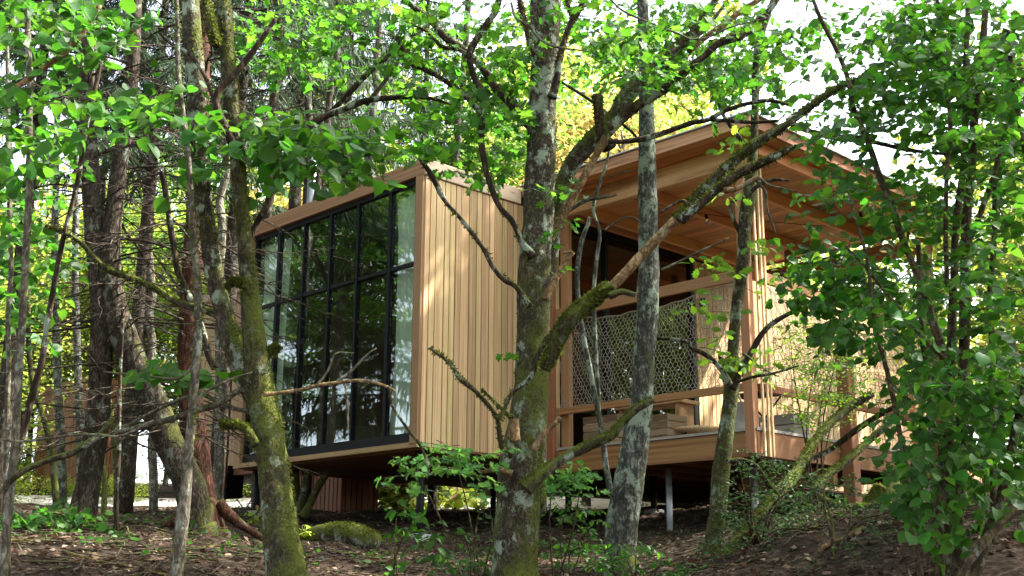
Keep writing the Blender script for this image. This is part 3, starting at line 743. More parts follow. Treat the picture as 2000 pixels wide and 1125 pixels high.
# second cabin behind on the right, pale sunlit siding
o2 = px(1522, 552, 20.5); o2 = o2-np.array([0, 0, 3.15])
C2 = slat_house('cabin', 'second cabin with pale sunlit siding behind the porch on the right', 'cabin', o2, 3.5, 7.0, 3.15, .13, M_TAN, M_FASC, .02)
p2 = thing('deck_railing', 'railing and deck edge of the second cabin seen through the leaves on the right', 'railing', M=hmat(o2+XH*.1))
for z0, z1, mt in ((.5, .6, M_DECKW), (1.55, 1.66, M_POST), (-.2, .06, M_BEAM)):
    box3(p2, (0.8, -1.0, z0), (.86, 5.5, z1), 'y', mt, 'rail')
for yy in (-1.0, .9, 2.8, 4.7): box3(p2, (.79, yy, -2.2), (.9, yy+.12, 2.8), 'z', M_DECKW, 'post')
# tan building behind left with hinged door
oc = px(470, 912, 17.5)
T3 = thing('storage_cabin', 'tan boarded cabin with black hinged door just left of the glass wall', 'cabin', M=hmat(oc))
shell('core', (-1.3, .04, 0), (1.2, 3.0, 2.75), M_DARK, T3)
x = -1.32
while x < 1.2:
    box3(T3, (x, -.004-random.uniform(0, .003), .03), (x+.088, .035, 2.7), 'z', M_TAN, 'board'); x += .094
box3(T3, (-1.34, -.05, -.12), (1.2, 3.0, .02), 'y', M_UNDER, 'floor_frame')
y = 0
while y < 2.9: box3(T3, (-1.36, y, .03), (-1.325, y+.088, 2.7), 'z', M_TAN, 'board'); y += .094
box3(T3, (-1.4, -.08, 2.702), (1.25, 3.0, 2.85), 'x', M_FASC, 'roof')
dr = shell('door', (-1.22, -.024, .08), (-.62, -.008, 2.3), M_TAN, T3)
for z0 in (.25, .95, 1.85):
    mk('hinge', [(-.62, -.034, z0-.07), (-.64, -.034, z0+.07), (-.66, -.034, z0+.02), (-.9, -.034, z0), (-.66, -.034, z0-.02)]+[(-.62, -.026, z0-.07), (-.64, -.026, z0+.07), (-.66, -.026, z0+.02), (-.9, -.026, z0), (-.66, -.026, z0-.02)],
       [(0, 1, 2, 3, 4), (9, 8, 7, 6, 5), (0, 5, 6, 1), (1, 6, 7, 2), (2, 7, 8, 3), (3, 8, 9, 4), (4, 9, 5, 0)], M_BLACK, dr)
for x in (-1.1, 1.0):
    p = oc+XH*x+YH*.4; g = float(gz(p[0], p[1]))-oc[2]-.2; a = Acc(); bar(a, (x, .4, g), (x, .4, -.12), .04, 8); a.mesh('stilt', M_GALV, T3)
for A, B in (((-1.0, .35, -1.1), (.2, .35, -.12)), ((-1.0, .35, -.15), (.3, .35, -1.1))):
    a = Acc(); bar(a, A, B, .012); a.mesh('cross_brace', M_GALV, T3)
bxp = px(425, 972, 17.6)
BXT = thing('storage_box', 'black utility box on the ground under the tan cabin', 'box', M=hmat(bxp))
shell('body', (-.2, 0, 0), (.2, .3, .42), M_BLACK, BXT); shell('lid', (-.22, -.02, .421), (.22, .32, .46), M_BLACK, BXT)
shell('rib', (-.15, -.015, .05), (-.12, -.001, .38), M_BLACK, BXT); shell('rib', (.12, -.015, .05), (.15, -.001, .38), M_BLACK, BXT)
# slatted enclosures under the floor
e1 = px(662, 1012, 16.0); slat_house('slatted_enclosure', 'slatted timber enclosure on the ground beneath the cabin floor', 'enclosure', e1, 1.0, .62, 1.0, .095, M_SHED, M_UNDER, .0)
e2 = px(778, 990, 20.5); slat_house('slatted_enclosure', 'small narrow slatted box farther back under the cabin near the hostas', 'enclosure', e2, .35, .3, .9, .09, M_SHED, M_UNDER, .0)
# shed far left
s1 = px(152, 960, 24.6)
slat_house('garden_shed', 'red brown slatted shed behind the trunks at far left', 'shed', s1, 2.4, 1.15, 2.4, .08, M_SHED, M_UNDER, .16)

# ------------------------------------------------------------------ background trees (shared meshes)
def crown_pts(n, rx, rz, zc, seed, ncl=60, clr=.55):
    g = np.random.default_rng(seed); C = g.normal(size=(ncl, 3)); C /= np.linalg.norm(C, axis=1, keepdims=True)
    C *= (g.random((ncl, 1))**.42); C *= np.array([rx, rx, rz]); C[:, 2] += zc
    k = g.integers(0, ncl, n); s = clr*(.5+g.random(ncl))[k]
    D = g.normal(size=(n, 3)); D *= np.array([1, 1, .45]); P = C[k]+D*s[:, None]*.6
    return C, P, g
def far_tree(seed, leafmat, n=7000, rx=2.2, rz=3.2, zc=5.5, trunk=.13, leaf=.13, h0=0, barkm=B_FAR, ncl=60):
    C, P, g = crown_pts(n, rx, rz, zc, seed, ncl)
    D = g.normal(size=(n, 3)); D[:, 2] *= .5; Nn = g.normal(size=(n, 3))*.6+np.array([0, 0, 1.0])
    Rm = frames(D, Nn); V, Fc = LT['far']; sz = leaf*g.uniform(.6, 1.3, n)
    W = np.einsum('nij,vj->nvi', Rm, V)*sz[:, None, None]+P[:, None]
    Fa = (Fc[None]+np.arange(n)[:, None, None]*len(V)).reshape(-1, 3)
    a = mk('crown', W.reshape(-1, 3), Fa, leafmat); cme = a.data; bpy.data.objects.remove(a)
    t = Acc(); top = zc+rz*.6; zs = np.linspace(0, top, 12); bend = g.normal(size=2)*.05
    Pt = np.stack([bend[0]*zs+.08*np.sin(zs*.9+seed), bend[1]*zs+.08*np.cos(zs*.8), zs-.3], 1)
    tube(t, Pt, np.linspace(trunk, trunk*.25, 12), 9, .08, 5)
    for c in C[g.choice(len(C), min(len(C), 22), replace=False)]:
        s = Pt[np.argmin(abs(Pt[:, 2]-(c[2]-.9*np.hypot(c[0], c[1])*.6)))]; m = (s+c)/2+np.array([0, 0, .15])
        tube(t, catmull([s, m, c], 5), np.linspace(trunk*.32, .008, 11), 5)
    b = t.mesh('trunk', barkm); tme = b.data; bpy.data.objects.remove(b)
    return tme, cme
def spruce_mesh(seed, h=11, z0=1.6, rmax=1.9):
    g = np.random.default_rng(seed); t = Acc(); zs = np.linspace(-.3, h, 14); Pt = np.stack([zs*0, zs*0, zs], 1); tube(t, Pt, np.linspace(.16, .02, 14), 10, .06, 5)
    VV = []
    z = z0
    while z < h-.4:
        for _ in range(4):
            a = g.uniform(0, 6.28); L = rmax*(1-(z-z0)/(h-z0))**.7*g.uniform(.7, 1.1)+.2
            s = np.linspace(0, 1, 9); dx = np.cos(a); dy = np.sin(a)
            P = np.stack([dx*s*L, dy*s*L, z+.05*s*L-.28*L*s**2+.12*L*s**4], 1); tube(t, P, np.linspace(.018, .004, 9), 4, cap=False)
            m = int(L*70)
            u = g.uniform(.12, 1, m); B = np.stack([np.interp(u, s, P[:, i]) for i in range(3)], 1)
            sd = g.choice([-1, 1], m); ln = g.uniform(.12, .42, m)
            d = np.stack([-dy*sd*.5+dx*.3+g.normal(0, .15, m), dx*sd*.5+dy*.3+g.normal(0, .15, m), -g.uniform(.3, 1.5, m)], 1); d /= np.linalg.norm(d, axis=1, keepdims=True)
            wv = np.cross(d, g.normal(size=(m, 3))); wv /= np.linalg.norm(wv, axis=1, keepdims=True)
            wd = g.uniform(.008, .016, m)[:, None]
            E = B+d*ln[:, None]; VV.append(np.stack([B-wv*wd, B+wv*wd, E+wv*wd*.4, E-wv*wd*.4], 1).reshape(-1, 3))
        z += .22
    VV = np.vstack(VV); a = mk('crown', VV, np.arange(len(VV)).reshape(-1, 4), L_SPR); cme = a.data; bpy.data.objects.remove(a)
    b = t.mesh('trunk', B_SPR); tme = b.data; bpy.data.objects.remove(b); return tme, cme
VAR = {'a': far_tree(1, L_FAR), 'b': far_tree(2, L_FAR2, 7000, 2.5, 3.5, 6.2), 'c': far_tree(3, L_FAR, 6000, 1.8, 2.3, 3.0, .06, .10),
       'd': far_tree(4, L_FAR2, 3500, 1.3, .9, .95, .03, .085), 'e': far_tree(5, L_COP, 3500, 1.7, 2.0, 5.2, .09, .12), 's': spruce_mesh(6), 't': spruce_mesh(16, 14, 6.2, 2.3), 'h': far_tree(9, L_FAR2, 9000, 3.6, 2.2, 11.0, .16, .15, ncl=70), 'g': far_tree(8, L_FAR, 3500, 1.2, .7, .7, .03, .085)}
NAME = {'a': 'leafy_tree', 'b': 'leafy_tree', 'c': 'young_tree', 'd': 'bush', 'e': 'copper_tree', 's': 'spruce_tree', 't': 'spruce_tree', 'g': 'bush', 'h': 'unseen_shade_tree'}
DESC = {'a': 'bright yellow green broadleaf tree', 'b': 'mid green broadleaf tree', 'c': 'slender young tree with low light green crown', 'd': 'dark green rounded bush', 'e': 'tree with golden brown leaves', 's': 'spruce with drooping grey green needles', 't': 'tall spruce bare below with needles high up', 'g': 'low pale green bush', 'h': 'tall tree with a high spreading crown'}
CAT = {'a': 'tree', 'b': 'tree', 'c': 'tree', 'd': 'bush', 'e': 'tree', 's': 'tree', 't': 'tree', 'g': 'bush', 'h': 'tree'}
def plant(k, X, Y, s=1.0, where='in the woodland behind the cabins', grp=None):
    z = float(gz(X, Y)); M = Matrix.Translation((X, Y, z)) @ Matrix.Rotation(random.uniform(0, 6.28), 4, 'Z') @ Matrix.Diagonal((s, s, s*random.uniform(.9, 1.15), 1))
    t = thing(NAME[k], DESC[k]+' '+where, CAT[k], M=M, group=grp or DESC[k]+' '+where)
    inst('trunk', VAR[k][0], t); inst('crown', VAR[k][1], t); PL.append((t, k, X, Y, where)); return t
PL = []
def col_x(xpx, Y): return float(px(xpx, 700, Y)[0])
# far wall of the wood
for Y, st, ks in ((27, 300, 'acab'), (33, 330, 'aabc'), (40, 300, 'abab'), (50, 330, 'aabb')):
    x = -450+random.uniform(0, 150)
    while x < 2500:
        if not (Y < 30 and 20 < x < 330):
            skygap = 1380 < x < 1850
            if not (skygap and random.random() < .3 and Y > 30) : plant(random.choice(ks), col_x(x, Y), Y+random.uniform(-2.5, 2.5), random.uniform(.85, 1.25)*(1 if not skygap else .8))
        x += st*random.uniform(.6, 1.1)
for x, Y, s in ((1150, 21, 1.0), (1230, 19, .95), (1320, 23, 1.0), (1420, 26, .9), (560, 22, .85), (800, 24, .8)): plant('e', col_x(x, Y), Y, s)
for x, Y, s in ((265, 15, .8), (440, 16.5, .85), (20, 15.5, .8), (560, 19, .95)): plant('t', col_x(x, Y), Y, s)
for x, Y, s in ((660, 20, 1.0), (820, 26, 1.2), (1560, 36, .9)): plant('s', col_x(x, Y), Y, s)
for x, Y, s in ((60, 28, .9), (260, 29, 1), (420, 28, 1), (620, 28, .9), (760, 29, 1), (900, 28, 1), (1020, 27, 1), (1120, 29, 1.1), (1260, 29, 1.15), (1380, 31, 1.1), (980, 30, 1.5), (1180, 31, 1.6), (1330, 34, 1.7), (1090, 35, 1.8), (1430, 38, 1.5), (1560, 40, 1.3)): plant('a', col_x(x, Y), Y, s)
for x in [v_ for v_ in range(-150, 1000, 75) if not 0 < v_ < 330]: plant(random.choice('dgg'), col_x(x+random.uniform(-30, 30), 25.5), random.uniform(25.2, 27.5), random.uniform(.7, 1.1), 'along the far side of the gravel drive')
for x in range(1000, 2200, 120): plant(random.choice('dgg'), col_x(x+random.uniform(-30, 30), 25.5), random.uniform(25.2, 27.5), random.uniform(.5, .8), 'along the far side of the gravel drive')
for x, Y, s in ((20, 21.5, .5), (150, 23.5, .3), (262, 22, .4), (450, 22, .35)): plant('g', col_x(x, Y), Y, s, 'at the edge of the gravel drive')
for x, Y, s in ((2020, 17, 1.1), (2150, 12, 1.0)): plant('c', col_x(x, Y), Y, s, 'behind the hazel on the right')
for x, Y, s in ((10, 31, 1.3), (90, 30, 1.4), (170, 32, 1.5), (250, 30.5, 1.3), (330, 31, 1.4)): plant('c', col_x(x, Y), Y, s, '')
for x, Y in ((-200, 22), (-60, 21)): plant('c', col_x(x, Y), Y, 1.0, 'behind the trunks at far left')
# trees round the viewer, seen mirrored in the glass
for X, Y, k, s in ((-9, 9, 's', 1.1), (-12, 14, 's', 1.25), (-19, 20, 's', 1.3), (-11, 4, 's', 1.1), (-5, -4, 'b', 1.3), (2, -6, 'a', 1.3),
                   (8, -3, 'b', 1.2), (5, 1.5, 'b', 1.2), (12, 2, 'a', 1.2), (11, 15.5, 'b', 1.2), (14, 14, 'b', 1.3), (17, 17, 'b', 1.4), (13, 18, 'a', 1.0), (-9.8, 14.8, 'b', .9), (-15, 12, 'b', 1.2), (-15, 17.5, 's', 1.2), (-21, 16, 'b', 1.3), (-27, 19, 'b', 1.4), (19, 14.5, 'a', 1.4), (8.6, 14.8, 'c', 1.1), (10, 13.4, 'c', 1.1), (10.6, 16.6, 'c', 1.3), (9, 12.2, 'c', 1), (13, 15, 'c', 1.4)):
    plant(k, X, Y, s, 'beside the viewer outside the picture')
for X, Y, s in ((6.7, 14.2, 1.0), (13, 9, 1.1), (3.5, 3, 1), (-3.3, 4.0, 1), (-6, 6, .95), (-7.5, 11, .9)):  # unseen high canopy, added to shade the cabin wall and foreground
    plant('h', X, Y, s, 'unseen above the frame, added for shade')
# ------------------------------------------------------------------ the trees in front
def gy(x, d, sink=.08):
    X = px(x, 1100, d)[0]; q = proj(np.array([X, d, float(gz(X, d))-sink])); return float(q[1])
def ptree(name, label, x, d, group=None):
    X = px(x, 1100, d)[0]; return thing(name, label, 'tree', (X, d, float(gz(X, d))), group)
def flare(spec, d, k=1.25):
    x, y, dd, r = spec[0]; return [(x, gy(x, d), d, r*k*1.08), (x, gy(x, d, -.06), d, r*k)]+spec[0:]
def D(spec, d, bend=0):
    """rows (x,y,r[,d]) at one distance"""
    return [(s[0], s[1], (s[3] if len(s) > 3 else d), s[2]) for s in spec]
# T1 central mossy trunk ----------------------------------------------------------------
T1 = ptree('maple_tree', 'large mossy maple in the centre with many broken limbs', 1008, 7.0)
s = D([(1006, 1100, 44), (1012, 1000, 42), (1019, 900, 41), (1032, 810, 38), (1041, 700, 34), (1042, 600, 32), (1046, 500, 32), (1052, 400, 32), (1058, 300, 30), (1060, 200, 28), (1063, 100, 30), (1066, 0, 33), (1068, -200, 27), (1075, -600, 20), (1080, -1100, 12)], 7.0)
P1, R1, _ = limb(T1, flare(s, 7.0), B_MOSSY, 'trunk', 40, .12, n=20, freq=13)
mossfuzz(T1, P1, R1, 9000, .004, .011, .05)
for sp in (D([(1040, 500, 16), (1016, 472, 10), (1000, 435, 9.5), (975, 400, 9), (955, 345, 9), (944, 290, 9), (942, 240, 10), (944, 190, 11), (928, 160, 10), (917, 125, 9), (918, 100, 10), (935, 70, 11), (958, 40, 11), (975, 10, 10), (985, -60, 9)], 6.9),
           D([(943, 225, 8), (925, 200, 8), (895, 172, 7.5), (860, 150, 7), (825, 133, 7), (800, 122, 6.5), (788, 100, 6), (775, 75, 5.5), (758, 54, 5)], 6.9),
           D([(1052, 262, 18), (1028, 236, 15), (1000, 200, 13), (970, 172, 12), (940, 130, 12), (905, 100, 11), (870, 75, 10), (845, 45, 10), (815, 22, 9), (785, -5, 8), (740, -50, 6)], 7.1),
           D([(930, 118, 6), (900, 95, 5.5), (860, 88, 5), (830, 60, 4), (795, 45, 3)], 7.05),
           D([(1078, 190, 14), (1086, 160, 11), (1096, 110, 10), (1112, 55, 9), (1132, 20, 9), (1150, -30, 8), (1180, -120, 6)], 6.9),
           D([(1120, 40, 7), (1110, 10, 6), (1104, -40, 5)], 6.9),
           D([(1050, 120, 10), (1032, 70, 8), (1022, 30, 8), (1010, -20, 7)], 6.8),
           D([(1035, 600, 10), (1008, 558, 8), (985, 543, 8), (965, 522, 8), (945, 485, 7.5), (922, 455, 7), (895, 422, 7), (872, 398, 6.5), (858, 375, 9), (846, 352, 10), (832, 328, 8), (816, 308, 4)], 6.7),
           D([(1000, 890, 12), (985, 880, 9), (976, 850, 7), (970, 815, 7), (950, 788, 6.5), (928, 765, 6.5), (900, 744, 8), (885, 722, 5), (868, 703, 4.5), (850, 690, 4.5), (840, 679, 3)], 6.7),
           D([(976, 820, 7), (985, 795, 6), (1000, 765, 6.5), (1022, 748, 7), (1036, 735, 7), (1046, 700, 6.5), (1065, 668, 7), (1090, 643, 8)], 6.6),
           D([(1003, 815, 6), (985, 800, 5), (965, 780, 4.5), (940, 757, 4)], 6.65)):
    P, R, _ = limb(T1, sp, B_LIMB, 'branch', 12, .24, wobble=.012, freq=22, rs=.7); mossfuzz(T1, P, R, 500)
P, R, _ = limb(T1, D([(1025, 955, 20), (1052, 930, 15), (1078, 912, 12), (1105, 893, 12), (1135, 878, 12), (1165, 865, 11), (1195, 850, 11), (1220, 822, 9), (1243, 800, 9), (1262, 788, 8), (1276, 780, 6)], 6.7), B_MOSSY2, 'branch', 14, .16, wobble=.006, cutend=True, rs=.82, label='moss covered limb reaching up to the right'); mossfuzz(T1, P, R, 2600, .005, .013)
for sp in (D([(1040, 880, 8), (1060, 850, 6), (1080, 830, 5), (1096, 817, 5.5)], 6.8), D([(1006, 862, 12), (1003, 838, 12), (1004, 818, 10)], 6.75), D([(1000, 925, 8), (975, 916, 6), (945, 922, 4), (935, 918, 3)], 6.8), D([(1062, 585, 8), (1082, 552, 6), (1096, 525, 6), (1118, 492, 6)], 6.85)):
    limb(T1, sp, B_TAN, 'broken_stub', 10, .12, cutend=True)
# moss limb system leaning behind, right
T2 = ptree('broken_oak', 'leaning mossy oak limb forking behind the central maple towards the top right', 1085, 7.6)
s = D([(1050, 1000, 24, 7.8), (1050, 700, 24, 7.6), (1075, 480, 24, 7.5), (1092, 385, 23), (1112, 330, 23), (1140, 292, 24), (1172, 258, 25), (1200, 228, 25), (1222, 190, 24), (1250, 158, 20), (1285, 130, 16), (1320, 95, 15), (1350, 72, 13), (1372, 40, 13), (1398, 0, 12), (1430, -70, 10), (1480, -200, 7)], 7.5)
P, R, _ = limb(T2, s, B_MOSSY, 'trunk', 22, .2, rs=.74, n=12, wobble=.01, freq=12); mossfuzz(T2, P, R, 5200, .005, .015, -.05)
P, R, _ = limb(T2, D([(1178, 262, 18), (1205, 240, 14), (1232, 218, 13), (1262, 196, 12), (1290, 178, 12), (1318, 158, 11), (1345, 130, 11), (1375, 108, 10), (1400, 85, 10), (1430, 74, 12), (1450, 70, 9), (1478, 48, 9), (1500, 25, 8), (1530, -20, 7)], 7.3), B_LIMB, 'branch', 14, .22, wobble=.012, rs=.8, label='dark lichened branch below the main limb'); mossfuzz(T2, P, R, 900)
P, R, _ = limb(T2, D([(1190, 290, 16), (1176, 262, 12), (1172, 235, 11), (1168, 205, 10), (1167, 186, 11)], 7.25), B_LIMB, 'broken_stub', 14, .2, cutend=True, label='upright stub with a fresh cut end'); mossfuzz(T2, P, R, 500)
limb(T2, D([(1184, 270, 13), (1172, 292, 10), (1155, 322, 9.5), (1138, 352, 10), (1120, 385, 10), (1105, 410, 11), (1088, 438, 13), (1070, 470, 15)], 7.2), B_TAN, 'bare_limb', 14, .08, rs=.8, wobble=.006, label='bare tan limb without bark')
limb(T2, D([(1188, 276, 6), (1215, 277, 5.5), (1250, 272, 6), (1285, 263, 6), (1315, 252, 5.5), (1350, 240, 5.5), (1382, 234, 5), (1412, 218, 5), (1450, 205, 4.5), (1500, 197, 4), (1540, 205, 3)], 7.1), B_LIMB, 'branch', 9, .12, wobble=.006)
limb(T2, D([(1385, 233, 4.5), (1425, 236, 4.5), (1470, 239, 4), (1520, 236, 3.5)], 7.1), B_LIMB, 'branch', 8, .1)
limb(T2, D([(1345, 100, 8), (1370, 78, 7), (1410, 50, 6.5), (1450, 20, 6.5), (1487, -4, 6), (1530, -40, 5)], 7.6), B_TAN, 'bare_limb', 10, .08)
limb(T2, D([(1300, 135, 5), (1345, 88, 4.5), (1385, 48, 4), (1415, 8, 3.5), (1430, -20, 3)], 7.9), B_PALE, 'branch', 7, .08)
limb(T2, D([(1185, -10, 2), (1215, 20, 2.5), (1270, 45, 3), (1330, 68, 2.5), (1350, 77, 2.5), (1385, 72, 2), (1430, 52, 2), (1500, 35, 1.2)], 6.8), B_PALE, 'hanging_twig', 6, .05)
limb(T2, D([(998, 5, 2.5), (1008, 35, 3), (1035, 52, 3.2), (1050, 72, 3), (1075, 88, 3), (1105, 95, 2.6), (1150, 100, 1.4)], 6.5), B_PALE, 'hanging_twig', 6, .05)
limb(T2, D([(1088, 155, 2.5), (1120, 175, 3), (1158, 200, 3.2), (1225, 250, 3.2), (1245, 270, 2.5)], 7.9), B_LIMB, 'branch', 6, .05)
# T3 long broken limb
T3b = ptree('fallen_limb', 'long broken limb, mossy foot and bare middle, pointing up right', 1085, 6.9)
T3b['category'] = 'branch'
P, R, _ = limb(T3b, D([(1062, 720, 15), (1078, 690, 17), (1092, 655, 20), (1112, 622, 21), (1140, 598, 20), (1165, 580, 18), (1195, 560, 17)], 6.6), B_MOSSY2, 'mossy_foot', 20, .22, rs=.72, wobble=.008); mossfuzz(T3b, P, R, 5000, .006, .017, -.2)
P, R, _ = limb(T3b, D([(1190, 566, 15), (1215, 540, 15), (1250, 502, 15), (1285, 465, 15), (1318, 430, 14)], 6.6), B_TAN, 'bare_limb', 20, .1, rs=.68)
P, R, _ = limb(T3b, D([(1315, 433, 15), (1345, 403, 15), (1372, 372, 14), (1402, 345, 16), (1430, 318, 16), (1462, 292, 15), (1495, 268, 14), (1530, 245, 13), (1565, 220, 12), (1600, 197, 11), (1645, 170, 10), (1690, 150, 9), (1714, 141, 8)], 6.65), B_MOSSY, 'limb', 18, .25, rs=.66, wobble=.01, freq=20, cutend=True); mossfuzz(T3b, P, R, 2600)
P, R, _ = limb(T3b, D([(1330, 430, 9), (1365, 400, 9), (1395, 375, 9), (1425, 352, 10), (1458, 332, 11), (1490, 318, 9), (1520, 303, 7), (1545, 290, 5), (1562, 284, 3)], 6.5), B_LIMB, 'branch', 12, .25, wobble=.01, freq=24); mossfuzz(T3b, P, R, 900)
limb(T3b, D([(1545, 240, 7), (1565, 252, 6), (1595, 262, 6), (1625, 270, 5.5), (1660, 268, 5.5), (1695, 275, 5), (1730, 283, 4.5), (1775, 292, 4.5), (1820, 298, 3.5), (1870, 302, 2)], 6.6), B_LIMB, 'branch', 9, .25, wobble=.008, freq=24)
limb(T3b, D([(1290, 415, 3), (1310, 402, 3.2), (1332, 392, 3.5), (1345, 400, 4)], 6.6), B_LIMB, 'branch', 6, .1)
limb(T3b, D([(1415, 372, 7), (1440, 368, 6), (1470, 352, 6), (1480, 345, 5)], 6.45), B_TAN, 'broken_stub', 8, .1)
limb(T3b, D([(1100, 505-12, 3), (1118, 492, 3)], 6.6), B_TAN, 'broken_stub', 6)
limb(T3b, D([(1190, 578, 8), (1215, 570, 6), (1240, 577, 5)], 6.5), B_MOSSY2, 'broken_stub', 8, .3)
# T4 birch
T4 = ptree('birch_tree', 'grey barked birch trunk with ridged foot right of the central maple', 1208, 8.0)
s = D([(1208, 1120, 33), (1214, 1040, 31), (1225, 960, 30), (1240, 870, 26), (1254, 780, 22), (1258, 700, 21), (1264, 620, 22), (1266, 560, 21), (1266, 480, 20), (1265, 400, 20), (1264, 300, 18), (1262, 210, 16), (1260, 100, 13), (1255, 0, 12), (1250, -250, 9), (1250, -600, 6)], 8.0)
P4, R4, _ = limb(T4, flare(s, 8.0), B_BIRCH, 'trunk', 34, .11, n=20, freq=20)
limb(T4, D([(1225, 925, 7), (1198, 965, 6), (1188, 925, 6), (1180, 880, 6), (1172, 830, 5.5), (1165, 790, 5.5), (1155, 730, 5), (1140, 660, 5), (1130, 590, 5), (1128, 530, 5), (1135, 475, 5), (1148, 440, 4.5), (1152, 425, 4)], 7.7), B_BIRCH, 'side_stem', 8, .12, wobble=.008)
limb(T4, D([(1170, 820, 4.5), (1168, 780, 4.5), (1164, 700, 4), (1161, 620, 4), (1160, 560, 4), (1166, 500, 4), (1172, 455, 3.6), (1160, 410, 3.4), (1170, 365, 3.4), (1182, 330, 3), (1190, 290, 2.5)], 7.75), B_BIRCH, 'side_stem', 8, .12, wobble=.008)
for sp in (D([(1110, 412, 3.6), (1135, 395, 5), (1155, 388, 4.5), (1180, 385, 3.5), (1205, 380, 2)], 7.4), D([(1180, 450, 2), (1195, 440, 2), (1215, 428, 1.8), (1235, 425, 1.6), (1262, 440, 1)], 7.6), D([(1190, 345, 1.5), (1215, 336, 1.6), (1245, 333, 1)], 7.5), D([(1292, 527, 3), (1325, 512, 2.6), (1365, 492, 2.3), (1422, 465, 1.8)], 7.7)):
    limb(T4, sp, B_PALE, 'dead_twig', 5, .1, wobble=.006)
# T5 right slender trunk
T5 = ptree('oak_sapling', 'slender crooked oak sapling in front of the porch corner post', 1382, 8.4)
s = D([(1382, 1120, 17), (1392, 1060, 17), (1402, 1000, 17), (1408, 930, 17), (1416, 860, 15), (1424, 800, 14), (1430, 745, 15), (1431, 690, 12), (1437, 620, 12), (1445, 560, 12), (1452, 500, 13), (1455, 440, 13), (1462, 390, 14), (1468, 340, 12), (1472, 280, 9), (1475, 200, 8), (1478, 100, 7), (1500, 30, 6), (1520, -60, 5), (1530, -300, 3)], 8.4)
P5, R5, _ = limb(T5, flare(s, 8.4), B_MOSSY, 'trunk', 18, .13, n=12, freq=18); mossfuzz(T5, P5, R5, 2600, .004, .01, 0)
for sp in (D([(1430, 760, 9), (1442, 735, 7), (1452, 712, 7), (1468, 682, 6.5), (1484, 655, 6.5), (1500, 637, 6), (1525, 620, 5.5), (1550, 608, 5), (1585, 596, 3.5)], 8.3),
           D([(1426, 752, 8), (1412, 725, 6), (1396, 706, 5.5), (1375, 690, 5), (1352, 680, 4.5), (1345, 668, 4.5), (1318, 662, 3.6), (1290, 660, 3), (1258, 655, 2)], 8.2),
           D([(1440, 745, 4), (1470, 735, 3.5), (1510, 728, 3), (1560, 714, 1.8)], 8.2), D([(1450, 690, 3), (1490, 720, 2), (1520, 735, 1.6)], 8.2),
           D([(1418, 900, 6), (1450, 898, 5), (1478, 912, 5), (1500, 945, 4.5), (1520, 965, 3)], 8.0),
           D([(1455, 470, 5), (1435, 430, 4), (1428, 400, 4), (1440, 385, 3)], 8.4), D([(1462, 380, 5), (1485, 360, 5), (1512, 350, 4), (1540, 352, 2)], 8.2),
           D([(1475, 350, 3), (1496, 375, 3), (1500, 410, 2.5), (1515, 455, 2)], 8.0), D([(1480, 345, 3), (1500, 362, 2.5), (1530, 370, 2), (1555, 376, 1.4)], 8.0), D([(1468, 300, 6), (1440, 260, 5), (1415, 225, 4), (1395, 180, 3), (1385, 120, 3)], 8.3)):
    limb(T5, sp, B_PALE if sp[0][3] < 4 else B_LIMB, 'branch', 7, .18, wobble=.01)
f5 = Foliage(T5, 'oak', L_OAK, cap=200)
f5.region([(1425, 290, 22, 25), (1420, 385, 25, 14), (1395, 515, 45, 22), (1475, 490, 20, 28), (1345, 600, 20, 12), (1400, 620, 20, 45), (1390, 690, 30, 14), (1470, 700, 45, 35), (1470, 580, 16, 20), (1560, 520, 40, 30)], (7.9, 8.5), 64, .085, L=(.12, .22), face=.6)
f5.build()
# upper maple leaves of T1 ----------------------------------------------------------------
f1 = Foliage(T1, 'maple', L_MAP, cap=300)
f1.region([(700, 80, 170, 100), (880, 110, 150, 110), (1000, 60, 110, 70), (950, 300, 100, 50), (870, 240, 130, 60), (1180, 60, 130, 70), (1230, 130, 90, 60), (1370, 110, 110, 90), (1450, 60, 90, 60), (560, 60, 120, 90), (1000, 170, 60, 90), (985, 470, 18, 10), (1075, 380, 30, 15)], (6.4, 9.0), 330, .088, L=(.25, .5), face=.35)
f1.region([(1120, 60, 130, 80), (1300, 60, 120, 70), (1440, 130, 90, 80), (1540, 60, 110, 70)], (7.5, 10.5), 150, .08, L=(.25, .5), face=.35)
f1.region([(990, 690, 10, 40), (985, 580, 12, 15), (1060, 375, 35, 8), (1095, 450, 20, 30), (1080, 525, 15, 10)], (6.4, 6.8), 9, .06, L=(.08, .14), face=.4)
f1.build()
# T7 mossy forked tree, left ----------------------------------------------------------------
T7 = ptree('forked_tree', 'thick moss covered forked tree in front of the glass wall', 558, 6.5)
s = D([(560, 1120, 37), (549, 1050, 35), (541, 980, 34), (533, 900, 31), (524, 840, 30), (511, 780, 30), (503, 720, 26), (497, 660, 22), (491, 600, 20), (485, 540, 18), (478, 470, 16), (472, 400, 15.5), (464, 320, 16), (455, 240, 17), (450, 170, 17), (443, 100, 17), (440, 40, 18), (436, -40, 16), (430, -300, 12), (430, -700, 8)], 6.5)
P7, R7, _ = limb(T7, flare(s, 6.5), B_MOSSY2, 'trunk', 34, .15, n=18, freq=15); mossfuzz(T7, P7, R7, 9000, .004, .012, -.1)
P, R, _ = limb(T7, D([(512, 800, 22), (488, 752, 22), (466, 705, 20), (450, 660, 19), (436, 610, 18), (424, 560, 18), (413, 500, 18), (404, 440, 18), (396, 380, 19), (388, 300, 20), (385, 200, 20), (378, 100, 20), (372, 0, 19), (362, -200, 14), (355, -600, 9)], 6.7), B_MOSSY, 'second_stem', 22, .1, n=12, freq=12); mossfuzz(T7, P, R, 6000, .004, .012, 0)
